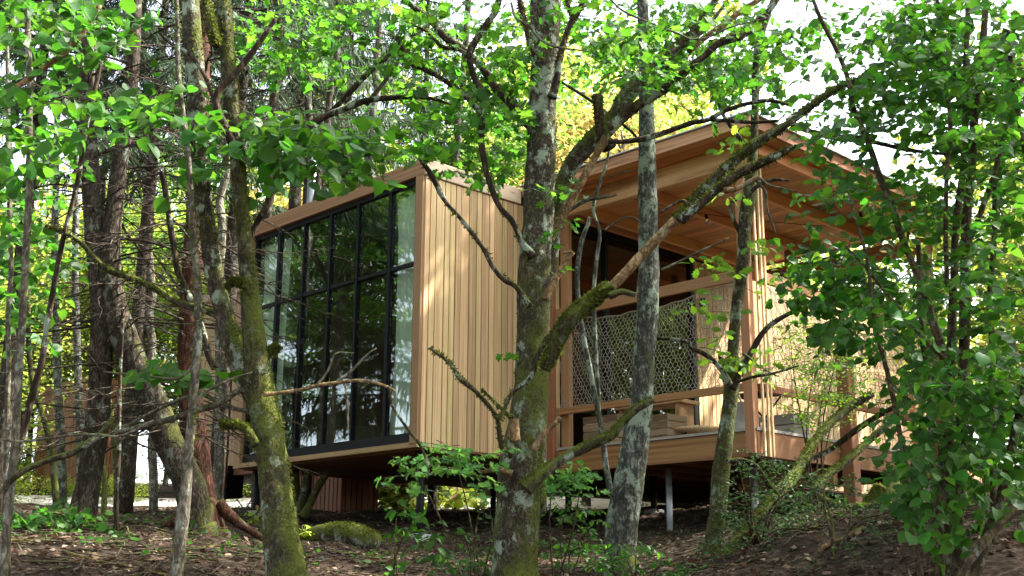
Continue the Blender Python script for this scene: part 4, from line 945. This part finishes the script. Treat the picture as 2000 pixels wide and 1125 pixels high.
for sp, m_ in ((D([(478, 560, 8), (458, 548, 7), (440, 560, 6)], 6.4), B_MOSSY2), (D([(524, 690, 9), (535, 680, 8), (545, 670, 7)], 6.3), B_MOSSY2),
    (D([(500, 870, 9), (475, 836, 8), (440, 832, 7), (428, 833, 6)], 6.3), B_MOSSY2),
    (D([(420, 720, 8), (405, 690, 8), (395, 650, 8), (380, 600, 7.5), (362, 560, 7), (345, 520, 7), (335, 470, 7), (328, 420, 7), (322, 370, 6.5), (315, 335, 6)], 6.9), B_LIMB),
    (D([(460, 300, 9), (438, 240, 8), (425, 200, 8), (432, 175, 8), (455, 150, 8), (480, 120, 7), (505, 85, 6), (540, 40, 5)], 6.3), B_LIMB),
    (D([(425, 215, 6), (400, 150, 5), (370, 110, 5), (330, 85, 4), (310, 65, 3)], 6.4), B_LIMB), (D([(400, 0, 9), (412, 50, 10), (425, 90, 9)], 6.4), B_MOSSY2),
    (D([(485, 470, 8), (505, 430, 7), (525, 395, 7), (545, 330, 7), (575, 290, 7), (600, 250, 7), (640, 225, 7), (690, 205, 6.5), (720, 195, 6), (780, 190, 5), (840, 192, 4), (880, 205, 2)], 7.0), B_LIMB),
    (D([(640, 225, 6), (680, 185, 6), (720, 145, 6), (765, 105, 5.5), (800, 75, 5), (850, 40, 4)], 7.2), B_LIMB), (D([(715, 205, 4.5), (745, 165, 4.5), (775, 120, 4.5), (800, 95, 4)], 7.3), B_PALE),
    (D([(500, 700, 9), (460, 640, 8), (430, 615, 8), (350, 590, 7.5), (300, 560, 7), (250, 540, 7), (200, 520, 6), (150, 470, 5), (90, 440, 4)], 6.8), B_MOSSY2),
    (D([(515, 770, 6), (540, 766, 4), (580, 760, 4), (620, 750, 4), (660, 745, 4), (700, 742, 3.5), (735, 748, 3), (760, 757, 2.5), (772, 765, 2)], 6.2), B_TAN),
    (D([(660, 745, 3), (690, 720, 2.6), (720, 690, 2), (735, 680, 1.5)], 6.2), B_PALE), (D([(620, 750, 2.5), (640, 720, 2.2), (655, 690, 1.8), (690, 690, 1.2)], 6.2), B_PALE),
    (D([(758, 755, 3), (770, 800, 3), (800, 845, 3.2), (820, 870, 3.4), (835, 905, 3), (838, 930, 2)], 6.1), B_LIMB), (D([(670, 745, 2), (676, 790, 2), (679, 840, 1.6)], 6.2), B_PALE),
    (D([(505, 775, 6), (470, 765, 6), (430, 790, 6), (380, 805, 6), (330, 820, 6), (290, 828, 6), (255, 838, 6), (225, 845, 5.5)], 6.5), B_PALE),
    (D([(505, 795, 4), (470, 800, 4), (420, 780, 4), (380, 770, 3.5), (300, 800, 3.5), (220, 852, 3)], 6.6), B_PALE)):
    P, R, _ = limb(T7, sp, m_, 'branch', 9, .2, wobble=.012, freq=22)
    if m_ is B_MOSSY2: mossfuzz(T7, P, R, 900)
f7 = Foliage(T7, 'hazel', L_HAZ, cap=300)
f7.region([(480, 265, 130, 40), (640, 290, 120, 45), (330, 190, 120, 30), (600, 240, 120, 40), (400, 330, 70, 30), (780, 280, 60, 25), (700, 350, 60, 15), (560, 300, 60, 60), (400, 740, 90, 12), (320, 720, 40, 12)], (5.6, 6.8), 120, .085, L=(.2, .42), face=.35)
f7.build()
# T8 slender stem
T8 = ptree('sapling', 'slender mossy sapling just left of the thick forked tree', 345, 6.0)
s = D([(345, 1120, 13), (354, 1040, 13), (364, 960, 12), (372, 880, 10), (378, 800, 9), (384, 720, 9), (388, 640, 8.5), (386, 560, 8), (378, 480, 7.5), (372, 420, 7), (365, 300, 6), (350, 150, 5), (345, -50, 4)], 6.0)
P, R, _ = limb(T8, flare(s, 6.0), B_PALE, 'trunk', 12, .12, n=12, wobble=.008, freq=18); mossfuzz(T8, P, R, 1500)
for sp in (D([(378, 800, 4), (395, 770, 3.5), (440, 745, 3), (490, 728, 2)], 5.9), D([(384, 700, 3), (350, 740, 2.5), (270, 735, 2.2), (200, 728, 1.8)], 5.9)): limb(T8, sp, B_PALE, 'branch', 6, .1, wobble=.01)
# T9 spruces ----------------------------------------------------------------
def deadbranches(T, Pp, Rr, n, zr, L=(.6, 1.8), side=None, seed=0, r0=.012):
    g = np.random.default_rng(seed); base = np.array(T.location); sel = [i for i in range(len(Pp)) if zr[0] < Pp[i][2] < zr[1]]
    for _ in range(n):
        i = sel[g.integers(len(sel))]; a = g.uniform(0, 6.28)
        if side is not None and g.random() < .6: a = g.normal(side, .7)
        l = g.uniform(*L); s = np.linspace(0, 1, 11); dz = g.uniform(-.35, .25)
        Q = Pp[i]+np.stack([np.cos(a+.25*s*g.normal())*l*s, np.sin(a)*l*s, dz*l*s-.28*l*s**2+g.uniform(0, .3)*l*s**3], 1)
        Q = wob(Q, .03, int(g.integers(1000)), 5)
        r = g.uniform(.5, 1.1)*r0*(l/1.2)**.5
        A = Acc(); tube(A, Q, np.linspace(r, .0015, 11), 5, cap=False)
        for _ in range(int(l*9)):
            k = g.integers(3, 10); b = a+g.choice([-1, 1])*g.uniform(.5, 1.2); ll = g.uniform(.08, .4)*l*.6; ss = np.linspace(0, 1, 6)
            W = Q[k]+np.stack([np.cos(b)*ll*ss, np.sin(b)*ll*ss, -.35*ll*ss**2+g.normal()*.1*ll*ss], 1); tube(A, W, np.linspace(r*.4, .001, 6), 3, cap=False)
        A.mesh('dead_branch', M_DEADTW, T, origin=base)
T9 = ptree('spruce_tree', 'reddish spruce trunk with a flared root foot left of the cabin', 398, 10.5)
s = D([(398, 1050, 36), (394, 1000, 31), (388, 940, 28), (380, 860, 26), (374, 780, 24), (370, 700, 23), (371, 620, 22), (375, 540, 21), (380, 460, 20), (384, 380, 19), (388, 300, 18), (392, 200, 17), (395, 100, 16), (398, -50, 14), (400, -400, 10), (400, -900, 6)], 10.5)
P9, R9, _ = limb(T9, flare(s, 10.5, 1.35), B_RED, 'trunk', 24, .1, n=10, freq=14)
for a_ in (.3, 1.4, 2.6, 3.7, 5.0):
    b = np.array(T9.location)+np.array([0, 0, .18]); q = [b+np.array([math.cos(a_), math.sin(a_), 0])*r_+np.array([0, 0, h_]) for r_, h_ in ((.08, .12), (.22, 0), (.4, -.12), (.6, -.22))]
    A = Acc(); tube(A, catmull(q, 5), np.linspace(.07, .02, 16), 8, .15, 20); A.mesh('root', B_RED, T9, origin=np.array(T9.location))
deadbranches(T9, P9, R9, 70, (1.5, 7), seed=1)
T9b = ptree('leaning_spruce', 'dark leaning spruce trunk whose foot meets the reddish spruce', 372, 10.2)
s = D([(392, 1045, 30), (372, 960, 30), (350, 905, 29), (328, 860, 28), (305, 800, 28), (285, 755, 28), (262, 710, 28), (243, 660, 27), (228, 610, 25), (218, 560, 22), (216, 500, 20), (219, 440, 18), (226, 380, 17), (234, 320, 16), (245, 250, 15), (258, 150, 14), (265, 0, 12), (270, -400, 8)], 10.2)
P9b, R9b, _ = limb(T9b, flare(s, 10.2, 1.1), B_SPR, 'trunk', 22, .1, n=10, freq=14); deadbranches(T9b, P9b, R9b, 80, (1.2, 7), seed=2)
T10 = ptree('spruce_tree', 'upright dark spruce trunk third from the left edge, leafy plants at its foot', 155, 10.2)
s = D([(158, 1055, 28), (165, 990, 26), (176, 920, 24), (187, 850, 23), (194, 770, 22), (198, 690, 22), (198, 610, 21), (193, 540, 20), (186, 470, 20), (180, 400, 19), (176, 330, 18), (173, 250, 17), (170, 150, 15), (168, 0, 14), (165, -400, 9)], 10.2)
P10, R10, _ = limb(T10, flare(s, 10.2, 1.2), B_SPR, 'trunk', 22, .1, n=10, freq=14); deadbranches(T10, P10, R10, 80, (1.2, 7), seed=3)
for k, (x, d, r, xt) in enumerate(((300, 15, 9, 285), (600, 16.5, 9, 602), (500, 15.5, 11, 540), (700, 17.5, 9, 735), (842, 19, 9, 905), (560, 14.8, 8, 650), (425, 14, 10, 440))):
    Tn = ptree('spruce_tree', 'bare spruce stem '+['left of the leaning spruce', 'behind the flue pipe', 'left of the cabin roof', 'above the middle of the cabin roof, leaning right', 'just left of the peak of the box roof', 'slanting behind the steel flue', 'directly behind the reddish trunk'][k], x, d)
    s = D([(x, gy(x, d), r), (x+(xt-x)*.3, 700, r), (x+(xt-x)*.6, 400, r*.85), (xt, 150, r*.8), (xt+(xt-x)*.2, -100, r*.7), (xt+(xt-x)*.4, -500, r*.4)], d)
    Pn, Rn, _ = limb(Tn, s, B_SPR if k % 3 else B_PALE, 'trunk', 10, .08, n=10, wobble=.05); deadbranches(Tn, Pn, Rn, 26, (1.8, 8), (.5, 1.5), seed=20+k)
# pale birch stems and small stems at left
for k, (lab, sp, m_, d) in enumerate((
    ('pale smooth stem at the far left edge', [(5, 1120, 9), (14, 1040, 9), (22, 960, 9), (29, 870, 8.5), (35, 780, 8.5), (40, 690, 8), (46, 600, 8), (50, 510, 7.5), (54, 430, 7.5), (58, 350, 7), (57, 260, 7), (60, 170, 7), (55, 80, 6.5), (52, -50, 6), (48, -400, 4)], B_PALE, 6.2),
    ('dark thin stem slanting up from lower left', [(15, 960, 7), (42, 860, 7), (60, 780, 7), (72, 740, 7), (82, 700, 6.5), (90, 640, 6), (105, 560, 5.5), (120, 480, 5.5), (150, 350, 5), (165, 250, 5), (195, 120, 4.5), (185, 0, 4)], B_LIMB, 6.8),
    ('second pale twig stem beside the left edge', [(12, 1000, 5), (14, 800, 5), (18, 600, 5), (20, 400, 5), (17, 300, 5), (15, 150, 4), (10, 0, 4), (5, -200, 3)], B_PALE, 7.5),
    ('slim upright sapling between the two spruce trunks', [(226, 1060, 5), (228, 1000, 5), (231, 900, 4.5), (234, 800, 4), (236, 700, 3.5), (240, 600, 3)], B_LIMB, 9.4),
    ('thin mossy sapling just right of the upright spruce', [(205, 1015, 6), (204, 950, 6), (200, 900, 5.5), (203, 850, 5), (220, 800, 4), (240, 760, 3)], B_MOSSY2, 12.0))):
    Tn = ptree('sapling', lab, sp[0][0], d)
    P, R, _ = limb(Tn, flare(D(sp, d), d, 1.1), m_, 'trunk', 10, .1, n=10, wobble=.01)
    if k == 0:
        limb(Tn, D([(4, 962, 7), (25, 935, 7.5), (55, 915, 7), (100, 897, 7), (140, 885, 7), (180, 860, 7), (205, 840, 7), (222, 815, 5)], 6.1), B_MOSSY2, 'branch', 9, .25, wobble=.01)
        limb(Tn, D([(0, 858, 2.6), (40, 862, 2.8), (90, 857, 2.8), (140, 850, 2.6), (190, 848, 2.6), (240, 850, 2.4), (300, 820, 1.5)], 5.9), B_PALE, 'branch', 6, .1)
        limb(Tn, D([(20, 985, 5), (50, 1010, 4)], 6.1), B_PALE, 'branch', 6, .1)
        limb(Tn, D([(-10, 195, 6), (40, 165, 6), (90, 130, 6), (130, 100, 6), (165, 60, 5.5), (195, 10, 5)], 5.8), B_TAN, 'branch', 8, .12)
        f = Foliage(Tn, 'hazel', L_HAZ, cap=300)
        f.region([(120, 60, 140, 70), (60, 170, 90, 60), (180, 230, 110, 40), (270, 210, 80, 30), (40, 300, 60, 60), (90, 20, 120, 40), (240, 40, 80, 30), (20, 480, 50, 60)], (5.3, 6.8), 105, .082, L=(.2, .45), face=.4)
        f.region([(70, 300, 90, 160), (60, 560, 70, 120), (20, 420, 40, 120)], (7, 9), 90, .08, L=(.2, .45), face=.3)
        f.build()
# birches by the far drive, left
for k, (x, d, r, xt) in enumerate(((122, 20, 9, 112), (160, 20, 8.5, 152), (112, 19.5, 6, 60), (232, 17, 6, 205))):
    Tn = ptree('birch_tree', ['left one of the two pale birch stems in front of the red brown shed', 'right one of the two pale birch stems in front of the red brown shed', 'thin slanting green stem beside the pale birches', 'slim mossy stem slanting behind the upright spruce'][k], x, d)
    limb(Tn, D([(x, gy(x, d), r*1.2), (x+(xt-x)*.3, 860, r), (xt, 720, r*.9), (xt-5, 500, r*.8), (xt, 200, r*.7), (xt, -200, r*.5)], d), B_BIRCH if k < 2 else B_MOSSY2, 'trunk', 10, .1, n=10)
# young stems and stump behind, beneath the cabin
TS = ptree('multi_stem_shrub', 'clump of leaning bare stems beside the slatted enclosure under the cabin', 590, 14.5)
for sp in (D([(585, 1010, 9), (592, 970, 8), (600, 930, 7), (610, 880, 6), (625, 800, 5)], 14.5), D([(590, 1010, 8), (605, 985, 7), (622, 950, 7), (645, 915, 6), (670, 880, 5)], 14.4), D([(575, 1010, 12), (574, 950, 12), (572, 880, 11)], 14.6)): limb(TS, sp, B_MOSSY, 'stem', 10, .12)
TQ = ptree('stump', 'ivy clad bright stump beyond the cabin stilts', 905, 21); TQ['category'] = 'stump'
limb(TQ, D([(905, 1000, 14), (905, 965, 12), (903, 930, 12), (900, 880, 11)], 21), B_MOSSY2, 'trunk', 12, .2)
# ---------------------------------------------------------------- hazel on the right
HZ = thing('hazel_bush', 'tall leafy hazel with many stems filling the right side', 'bush', (float(px(1870, 1120, 6.3)[0]), 6.3, float(gz(px(1870, 1120, 6.3)[0], 6.3))))
st = [([(1872, 1120, 13), (1874, 1000, 12), (1878, 880, 12), (1880, 760, 11), (1882, 640, 11), (1884, 540, 11), (1890, 430, 10), (1897, 320, 9), (1908, 210, 9), (1918, 100, 8), (1924, 0, 7), (1935, -200, 5)], 6.3),
      ([(1850, 1120, 13), (1852, 1020, 12), (1853, 900, 11), (1855, 780, 10), (1858, 660, 9), (1862, 560, 8), (1870, 420, 8), (1885, 260, 7), (1888, 100, 6), (1890, -50, 5)], 6.5),
      ([(1835, 1120, 9), (1838, 1000, 8), (1842, 880, 8), (1845, 760, 8), (1840, 680, 8), (1820, 620, 8), (1800, 560, 7.5), (1775, 500, 7), (1755, 455, 7), (1740, 400, 7), (1722, 350, 7), (1705, 300, 6.5), (1690, 260, 6), (1668, 210, 6), (1655, 150, 5.5), (1630, 90, 5), (1605, 40, 4.5), (1585, -10, 4)], 6.4),
      ([(1795, 1120, 6), (1785, 1040, 6), (1775, 960, 5.5), (1762, 890, 5.5), (1750, 820, 5), (1738, 760, 5), (1725, 700, 4.5), (1712, 640, 4), (1700, 570, 4), (1690, 500, 3.5), (1660, 380, 3)], 6.0),
      ([(1905, 1120, 12), (1925, 1060, 11), (1948, 1000, 10), (1965, 940, 10), (1978, 880, 9), (1990, 820, 9), (2000, 760, 8), (2010, 650, 7), (2010, 400, 6), (1985, 200, 5), (1965, 50, 5)], 6.0),
      ([(1880, 1120, 8), (1905, 1080, 8), (1940, 1040, 8), (1975, 1010, 8), (2020, 985, 7)], 5.7),
      ([(1820, 1120, 7), (1825, 1000, 6.5), (1822, 900, 6), (1815, 800, 6), (1808, 720, 6), (1800, 640, 5.5), (1795, 560, 5), (1790, 470, 5)], 6.7),
      ([(1940, 1120, 7), (1942, 1000, 7), (1940, 880, 6.5), (1938, 760, 6), (1936, 600, 6), (1940, 460, 5.5), (1945, 330, 5), (1960, 200, 5), (1980, 100, 4)], 6.8),
      ([(1850, 560, 5), (1848, 460, 5), (1850, 350, 5), (1858, 240, 5), (1848, 160, 4.5), (1838, 100, 4.5), (1832, 20, 4), (1830, -50, 3)], 6.2),
      ([(1890, 480, 6), (1920, 400, 6), (1945, 330, 5.5), (1985, 180, 5), (2020, 130, 4)], 6.1),
      ([(1845, 700, 4), (1800, 660, 4), (1760, 610, 3.5), (1720, 560, 3), (1690, 520, 3), (1650, 480, 2.5)], 6.0)]
for sp, d in st:
    sp = D(sp, d); sp = flare(sp, d, 1.05) if sp[0][1] > 1100 else sp
    limb(HZ, sp, B_HAZ, 'stem', 10, .1, n=8, wobble=.01)
fh = Foliage(HZ, 'hazel', L_HAZ, cap=300); hb = np.array([HZ.location[0], 6.3, 1.4])
fh.region([(1895, 560, 165, 420), (1900, 250, 160, 260), (1880, 800, 160, 200), (1700, 300, 120, 160), (1640, 130, 110, 110), (1710, 600, 90, 100), (1620, 330, 60, 60)], (5.6, 7.8), 430, .064, L=(.3, .6), base=hb, face=.32)
fh.region([(1880, 900, 150, 160), (1950, 700, 90, 300)], (5.5, 6.4), 95, .07, L=(.25, .45), base=hb, face=.3)
fh.region([(1850, 80, 160, 110), (1930, 200, 90, 150), (1760, 150, 90, 110)], (5.6, 7.4), 190, .066, L=(.3, .55), face=.35)
fh.region([(1600, 560, 80, 60), (1640, 640, 60, 60), (1620, 500, 60, 30), (1690, 560, 70, 50)], (6.6, 7.8), 90, .07, L=(.2, .4), face=.45)
fh.build()
# ---------------------------------------------------------------- shrubs and seedlings
def shrub(name, label, x, d, ell, dr, n, size, kind, mat, L=(.1, .3), stems=6, cap=300, stemr=3, face=.35, top=None, smat=None, loc=None):
    T = ptree(name, label, x, d); T['category'] = 'plant' if 'seed' in name or 'plant' in name else 'shrub'
    for i in range(stems):
        e = ell[i % len(ell)]; ex = e[0]+random.uniform(-.7, .7)*e[2]; ey = e[1]-random.uniform(-.3, .8)*e[3]; dd = random.uniform(*dr)
        x0 = x+random.uniform(-12, 12); y0 = gy(x0, d, .02); m_ = ((x0+ex)/2+random.uniform(-15, 15), (y0+ey)/2-20)
        limb(T, [(x0, y0, d, stemr), (m_[0], m_[1], (d+dd)/2, stemr*.8), (ex, ey, dd, stemr*.3)], smat or B_HAZ, 'stem', 5, .05, n=8, wobble=.01)
    f = Foliage(T, kind, mat, cap=cap); f.region(ell, dr, n, size, L=L, face=face); f.build(); return T
shrub('privet_shrub', 'fine leaved dark green shrub under the porch corner', 1480, 8.2, [(1480, 930, 60, 50), (1500, 1000, 100, 45), (1450, 1060, 70, 50), (1560, 1040, 60, 60), (1540, 940, 60, 40), (1620, 1080, 60, 40)], (7.6, 8.7), 340, .03, 'small', L_SMALL, (.1, .28), 16, stemr=3)
shrub('privet_shrub', 'airy light green shrub in front of the second cabin railing', 1600, 9.5, [(1590, 690, 70, 50), (1640, 740, 80, 60), (1600, 800, 70, 50), (1560, 650, 40, 30)], (9.0, 10.0), 260, .034, 'small', L_OAK, (.12, .3), 5, stemr=2, face=.4)
shrub('privet_shrub', 'small sparse shrub on the dirt bank at lower right', 1640, 7.4, [(1700, 1000, 60, 40), (1620, 960, 60, 40), (1720, 1080, 70, 40), (1600, 1110, 60, 20)], (7.0, 8.0), 120, .03, 'small', L_SMALL, (.1, .25), 8)
shrub('maple_seedling', 'layered light green maple sapling left of the central trunk foot', 930, 6.6, [(880, 895, 60, 18), (820, 905, 50, 14), (930, 905, 45, 18), (800, 935, 35, 9), (940, 950, 35, 14), (890, 875, 50, 8)], (6.2, 6.8), 30, .062, 'maple', L_YNG, (.15, .32), 2, stemr=2, face=.14)
shrub('maple_seedling', 'layered light green maple sapling right of the central trunk foot', 1075, 7.2, [(1095, 915, 40, 14), (1120, 935, 45, 14), (1080, 880, 25, 8), (1140, 925, 35, 12)], (6.9, 7.4), 17, .065, 'maple', L_YNG, (.15, .32), 2, stemr=2, face=.14)
shrub('seedling', 'thin seedling with oval leaves below the front stilt', 765, 7.0, [(770, 1000, 35, 40), (800, 1010, 40, 50), (830, 1060, 50, 35), (760, 1040, 40, 35), (860, 1090, 50, 20)], (6.6, 7.2), 22, .065, 'long', L_HAZ, (.12, .26), 4, stemr=1.6, face=.4)
shrub('seedling', 'seedling clump with glossy leaves against the foot of the birch', 1110, 7.6, [(1110, 985, 45, 30), (1130, 1030, 50, 35), (1100, 1075, 50, 30), (1150, 1080, 40, 30)], (7.2, 7.8), 48, .05, 'long', L_HAZ, (.12, .26), 4, stemr=1.6, face=.4)
shrub('seedling', 'low seedlings at the bottom edge between birch and oak', 1250, 7.4, [(1240, 1085, 50, 25), (1290, 1110, 50, 20), (1190, 1105, 30, 20), (1350, 1115, 30, 12)], (7.1, 7.6), 34, .055, 'long', L_HAZ, (.1, .22), 6, stemr=2, face=.4)
shrub('seedling', 'small seedlings left of the central trunk foot', 930, 7.4, [(930, 1060, 35, 40), (950, 990, 20, 25), (900, 1105, 40, 18)], (7.1, 7.6), 20, .045, 'long', L_HAZ, (.1, .22), 5, stemr=2, face=.4)
shrub('bramble_plant', 'broad leaved bramble patch at the foot of the upright spruce', 150, 9.6, [(100, 1010, 80, 30), (170, 1030, 50, 25), (60, 1030, 50, 25), (210, 1060, 45, 25), (110, 1060, 50, 20)], (9.0, 10.2), 85, .085, 'hazel', L_HAZ, (.15, .3), 10, stemr=2.5, face=.3)
shrub('bramble_plant', 'low bramble beside the spruce foot and slim sapling', 235, 9.5, [(235, 1050, 35, 22), (200, 1085, 30, 15)], (9.0, 9.8), 22, .08, 'hazel', L_HAZ, (.12, .25), 5, stemr=2.5, face=.3)
shrub('hosta_plant', 'bright yellow green broad leaved plants in sun beyond the stilts', 800, 19.5, [(770, 975, 40, 20), (830, 980, 60, 22), (900, 965, 40, 20)], (19, 21.5), 120, .16, 'hazel', L_FAR, (.3, .5), 8, stemr=1.2, face=.4)
shrub('ground_plant', 'tuft of yellow green leaves by the mossy log', 598, 10.5, [(598, 1040, 14, 22), (610, 1060, 14, 10)], (10.3, 10.7), 12, .06, 'hazel', L_FAR, (.1, .18), 4, stemr=1.6)
shrub('ground_plant', 'yellow green weeds left of the rear stilt', 490, 14, [(490, 1015, 30, 14), (470, 1035, 20, 8)], (13.5, 14.5), 20, .08, 'hazel', L_FAR, (.1, .2), 4, stemr=1.6)
# fallen mossy logs and stump at lower right
def log(label, sp, m_, name='log', cut=True, fuzz=1200):
    P0 = px(sp[0][0], sp[0][1], sp[0][2]); T = thing(name, label, 'log' if name != 'stump' else 'stump', tuple(P0))
    P, R, _ = limb(T, sp, m_, 'stem', 14, .18, n=8, wobble=.015, cutend=cut); 
    if fuzz: mossfuzz(T, P, R, fuzz, .006, .016, -.1)
    return T
log('mossy fallen stem rising from lower left to right below the porch', [(1395, 1120, 8.0, 13), (1440, 1055, 8.1, 12), (1490, 1000, 8.3, 12), (1545, 940, 8.8, 11), (1575, 890, 9.0, 10), (1600, 850, 9.2, 9), (1650, 800, 9.4, 8), (1705, 770, 9.4, 7)], B_MOSSY2, fuzz=2500)
log('second mossy fallen stem crossing the porch rim', [(1585, 960, 9.0, 8), (1620, 925, 9.2, 8), (1655, 895, 9.3, 8), (1690, 865, 9.4, 7), (1740, 825, 9.4, 6)], B_MOSSY, fuzz=700)
log('dark bare fallen stem above the mossy stems', [(1560, 905, 9.6, 6), (1620, 880, 9.6, 6), (1680, 835, 9.5, 6), (1760, 790, 9.2, 5)], B_LIMB, fuzz=0)
log('crooked mossy branch bridging from the shrub to the stump', [(1600, 970, 8.6, 6), (1640, 988, 8.6, 7), (1680, 992, 8.5, 7), (1720, 985, 8.4, 8), (1740, 960, 8.4, 9), (1755, 920, 8.5, 10)], B_MOSSY2, fuzz=800)
log('mossy stump with orange rotten wood on the dirt bank', [(1700, gy(1700, 9.0, .05), 9.0, 30), (1702, 1020, 9.0, 24), (1708, 985, 9.0, 20), (1722, 950, 9.0, 15)], B_MOSSY2, 'stump', fuzz=2500)
log('rotting mossy log with brown broken end on the bank beside the forked tree', [(600, gy(600, 10.6, -.06), 10.6, 20), (650, gy(650, 10.4, -.08), 10.4, 22), (690, gy(690, 10.3, -.09), 10.3, 23), (735, gy(735, 10.2, -.08), 10.2, 20)], B_MOSSY, fuzz=2500)
for k, (x0, d0, x1, d1, r) in enumerate(((1560, 8.0, 1640, 8.3, 4), (1600, 7.4, 1690, 7.6, 5), (60, 8.5, 240, 8.8, 3), (280, 8.4, 420, 9.2, 3), (640, 9.0, 760, 9.6, 3), (1480, 9.0, 1560, 8.6, 3), (1700, 7.2, 1800, 7.6, 5), (120, 7.8, 330, 7.5, 3))):
    P0 = px(x0, 1100, d0); T = thing('fallen_stick', ['stick lying on the bank below the porch corner', 'pale stick lying at the lower right', 'long thin stick on the soil at lower left', 'stick on the soil in front of the leaning spruce', 'stick lying below the mossy log', 'short stick beside the fallen mossy stem', 'stick half under the hazel', 'long thin stick nearest the lower left corner'][k], 'stick', (P0[0], d0, float(gz(P0[0], d0))), 'sticks on the forest floor')
    xs2 = np.linspace(x0, x1, 6); ds = np.linspace(d0, d1, 6); P = [];
    for xx, dd in zip(xs2, ds): q = px(xx, 1100, dd); P.append((q[0], dd, float(gz(q[0], dd))+.012))
    A = Acc(); tube(A, wob(catmull(P, 5), .02, k*9), prad(r, d0), 7, .15, 20); A.mesh('stem', B_TAN if k % 2 else B_LIMB, T, origin=np.array(T.location))
# litter: dead leaves, bark chips and twigs on the soil
def litter(name, n, X, Y, size, kind, mat, upz=.012, power=1):
    x = rng.uniform(*X, n); y = Y[0]+(Y[1]-Y[0])*rng.random(n)**power; ok = x > -99
    P = np.stack([x, y, gz(x, y)+upz*rng.random(n)+.004], 1)
    Dd = rng.normal(size=(n, 3)); Dd[:, 2] *= .18; Nn = np.array([0, 0, 1.])+rng.normal(size=(n, 3))*.4
    o = leaves_mesh(name, kind, mat, P, frames(Dd, Nn), size*rng.uniform(.4, 1.3, n), None, kind='stuff'); return o
litter('leaf_litter', 40000, (-7, 7), (6.5, 19), .05, 'far', L_LITTER, .015, 1.2)
litter('fallen_leaves', 2200, (-6, 6), (6.5, 13), .07, 'oak', L_LITTER, .02)
A = Acc()
for _ in range(8500):
    x = rng.uniform(-6, 6); y = rng.uniform(6.6, 17); a = rng.uniform(0, math.pi); l = rng.uniform(.05, .32)
    p = np.array([(x+math.cos(a)*l*k_, y+math.sin(a)*l*k_) for k_ in (0, .5, 1)]); z = gz(p[:, 0], p[:, 1])+rng.uniform(.004, .03, 3)
    p = np.column_stack([p, z]); p[1, :2] += rng.normal(size=2)*.01; tube(A, p, rng.uniform(.0015, .006), 4, cap=False)
o = A.mesh('twig_litter', M_TWIG); o['kind'] = 'stuff'
# low weeds on the soil between
g_ = rng.uniform(size=(900, 2)); gx = -6+12*g_[:, 0]; gyy = 8+12*g_[:, 1]; kk = vnoise(np.stack([gx*.8, gyy*.8, gx*0], 1), 77) > .25; gx = gx[kk]; gyy = gyy[kk]; n = len(gx)
rep = 6; gx = np.repeat(gx, rep)+rng.normal(size=n*rep)*.07; gyy = np.repeat(gyy, rep)+rng.normal(size=n*rep)*.07; n *= rep
P = np.stack([gx, gyy, gz(gx, gyy)+rng.uniform(0, .1, n)], 1); Dd = rng.normal(size=(n, 3)); Dd[:, 2] = abs(Dd[:, 2])*.6
leaves_mesh('low_weeds', 'small', L_HAZ, P, frames(Dd, np.array([0, 0, 1.])+rng.normal(size=(n, 3))*.4), rng.uniform(.03, .07, n), None, kind='stuff')

# labels that single out each background tree by what it stands behind
LM = [(-400, 'past the left edge of the picture'), (0, 'behind the pale stem at the left edge'), (110, 'behind the red brown shed'), (230, 'behind the upright spruce trunk'), (330, 'behind the leaning spruce trunk'), (430, 'behind the reddish spruce'),
      (540, 'behind the forked tree'), (640, 'behind the flue pipe'), (740, 'above the middle of the box roof'), (840, 'behind the peak of the box roof'), (940, 'left of the central maple'), (1040, 'behind the central maple'), (1140, 'behind the forking oak limb'),
      (1230, 'left of the birch top'), (1320, 'just right of the birch'), (1430, 'above the porch roof peak'), (1530, 'right of the oak sapling top'), (1640, 'above the right eave of the porch'), (1760, 'behind the left hazel stems'), (1880, 'behind the main hazel stems'), (1990, 'behind the right edge of the hazel'), (2100, 'past the right edge of the picture')]
seen = {}
for t, k, X, Y, where in PL:
    if 'outside' in where or 'unseen above the frame, added for shade' in where: continue
    q = proj(np.array([X, Y, 3.0])); pl = [b for a, b in LM if q[0] >= a-1e9*(a == -400)][-1]
    dist = 'near' if Y < 22 else 'fairly far' if Y < 29.5 else 'far' if Y < 36 else 'more distant' if Y < 45 else 'most distant'
    lab = dist+' '+DESC[k]+' '+pl
    t['label'] = ' '.join(lab.split()[:16]); t['group'] = DESC[k].split(' with')[0]+'s in the background wood'
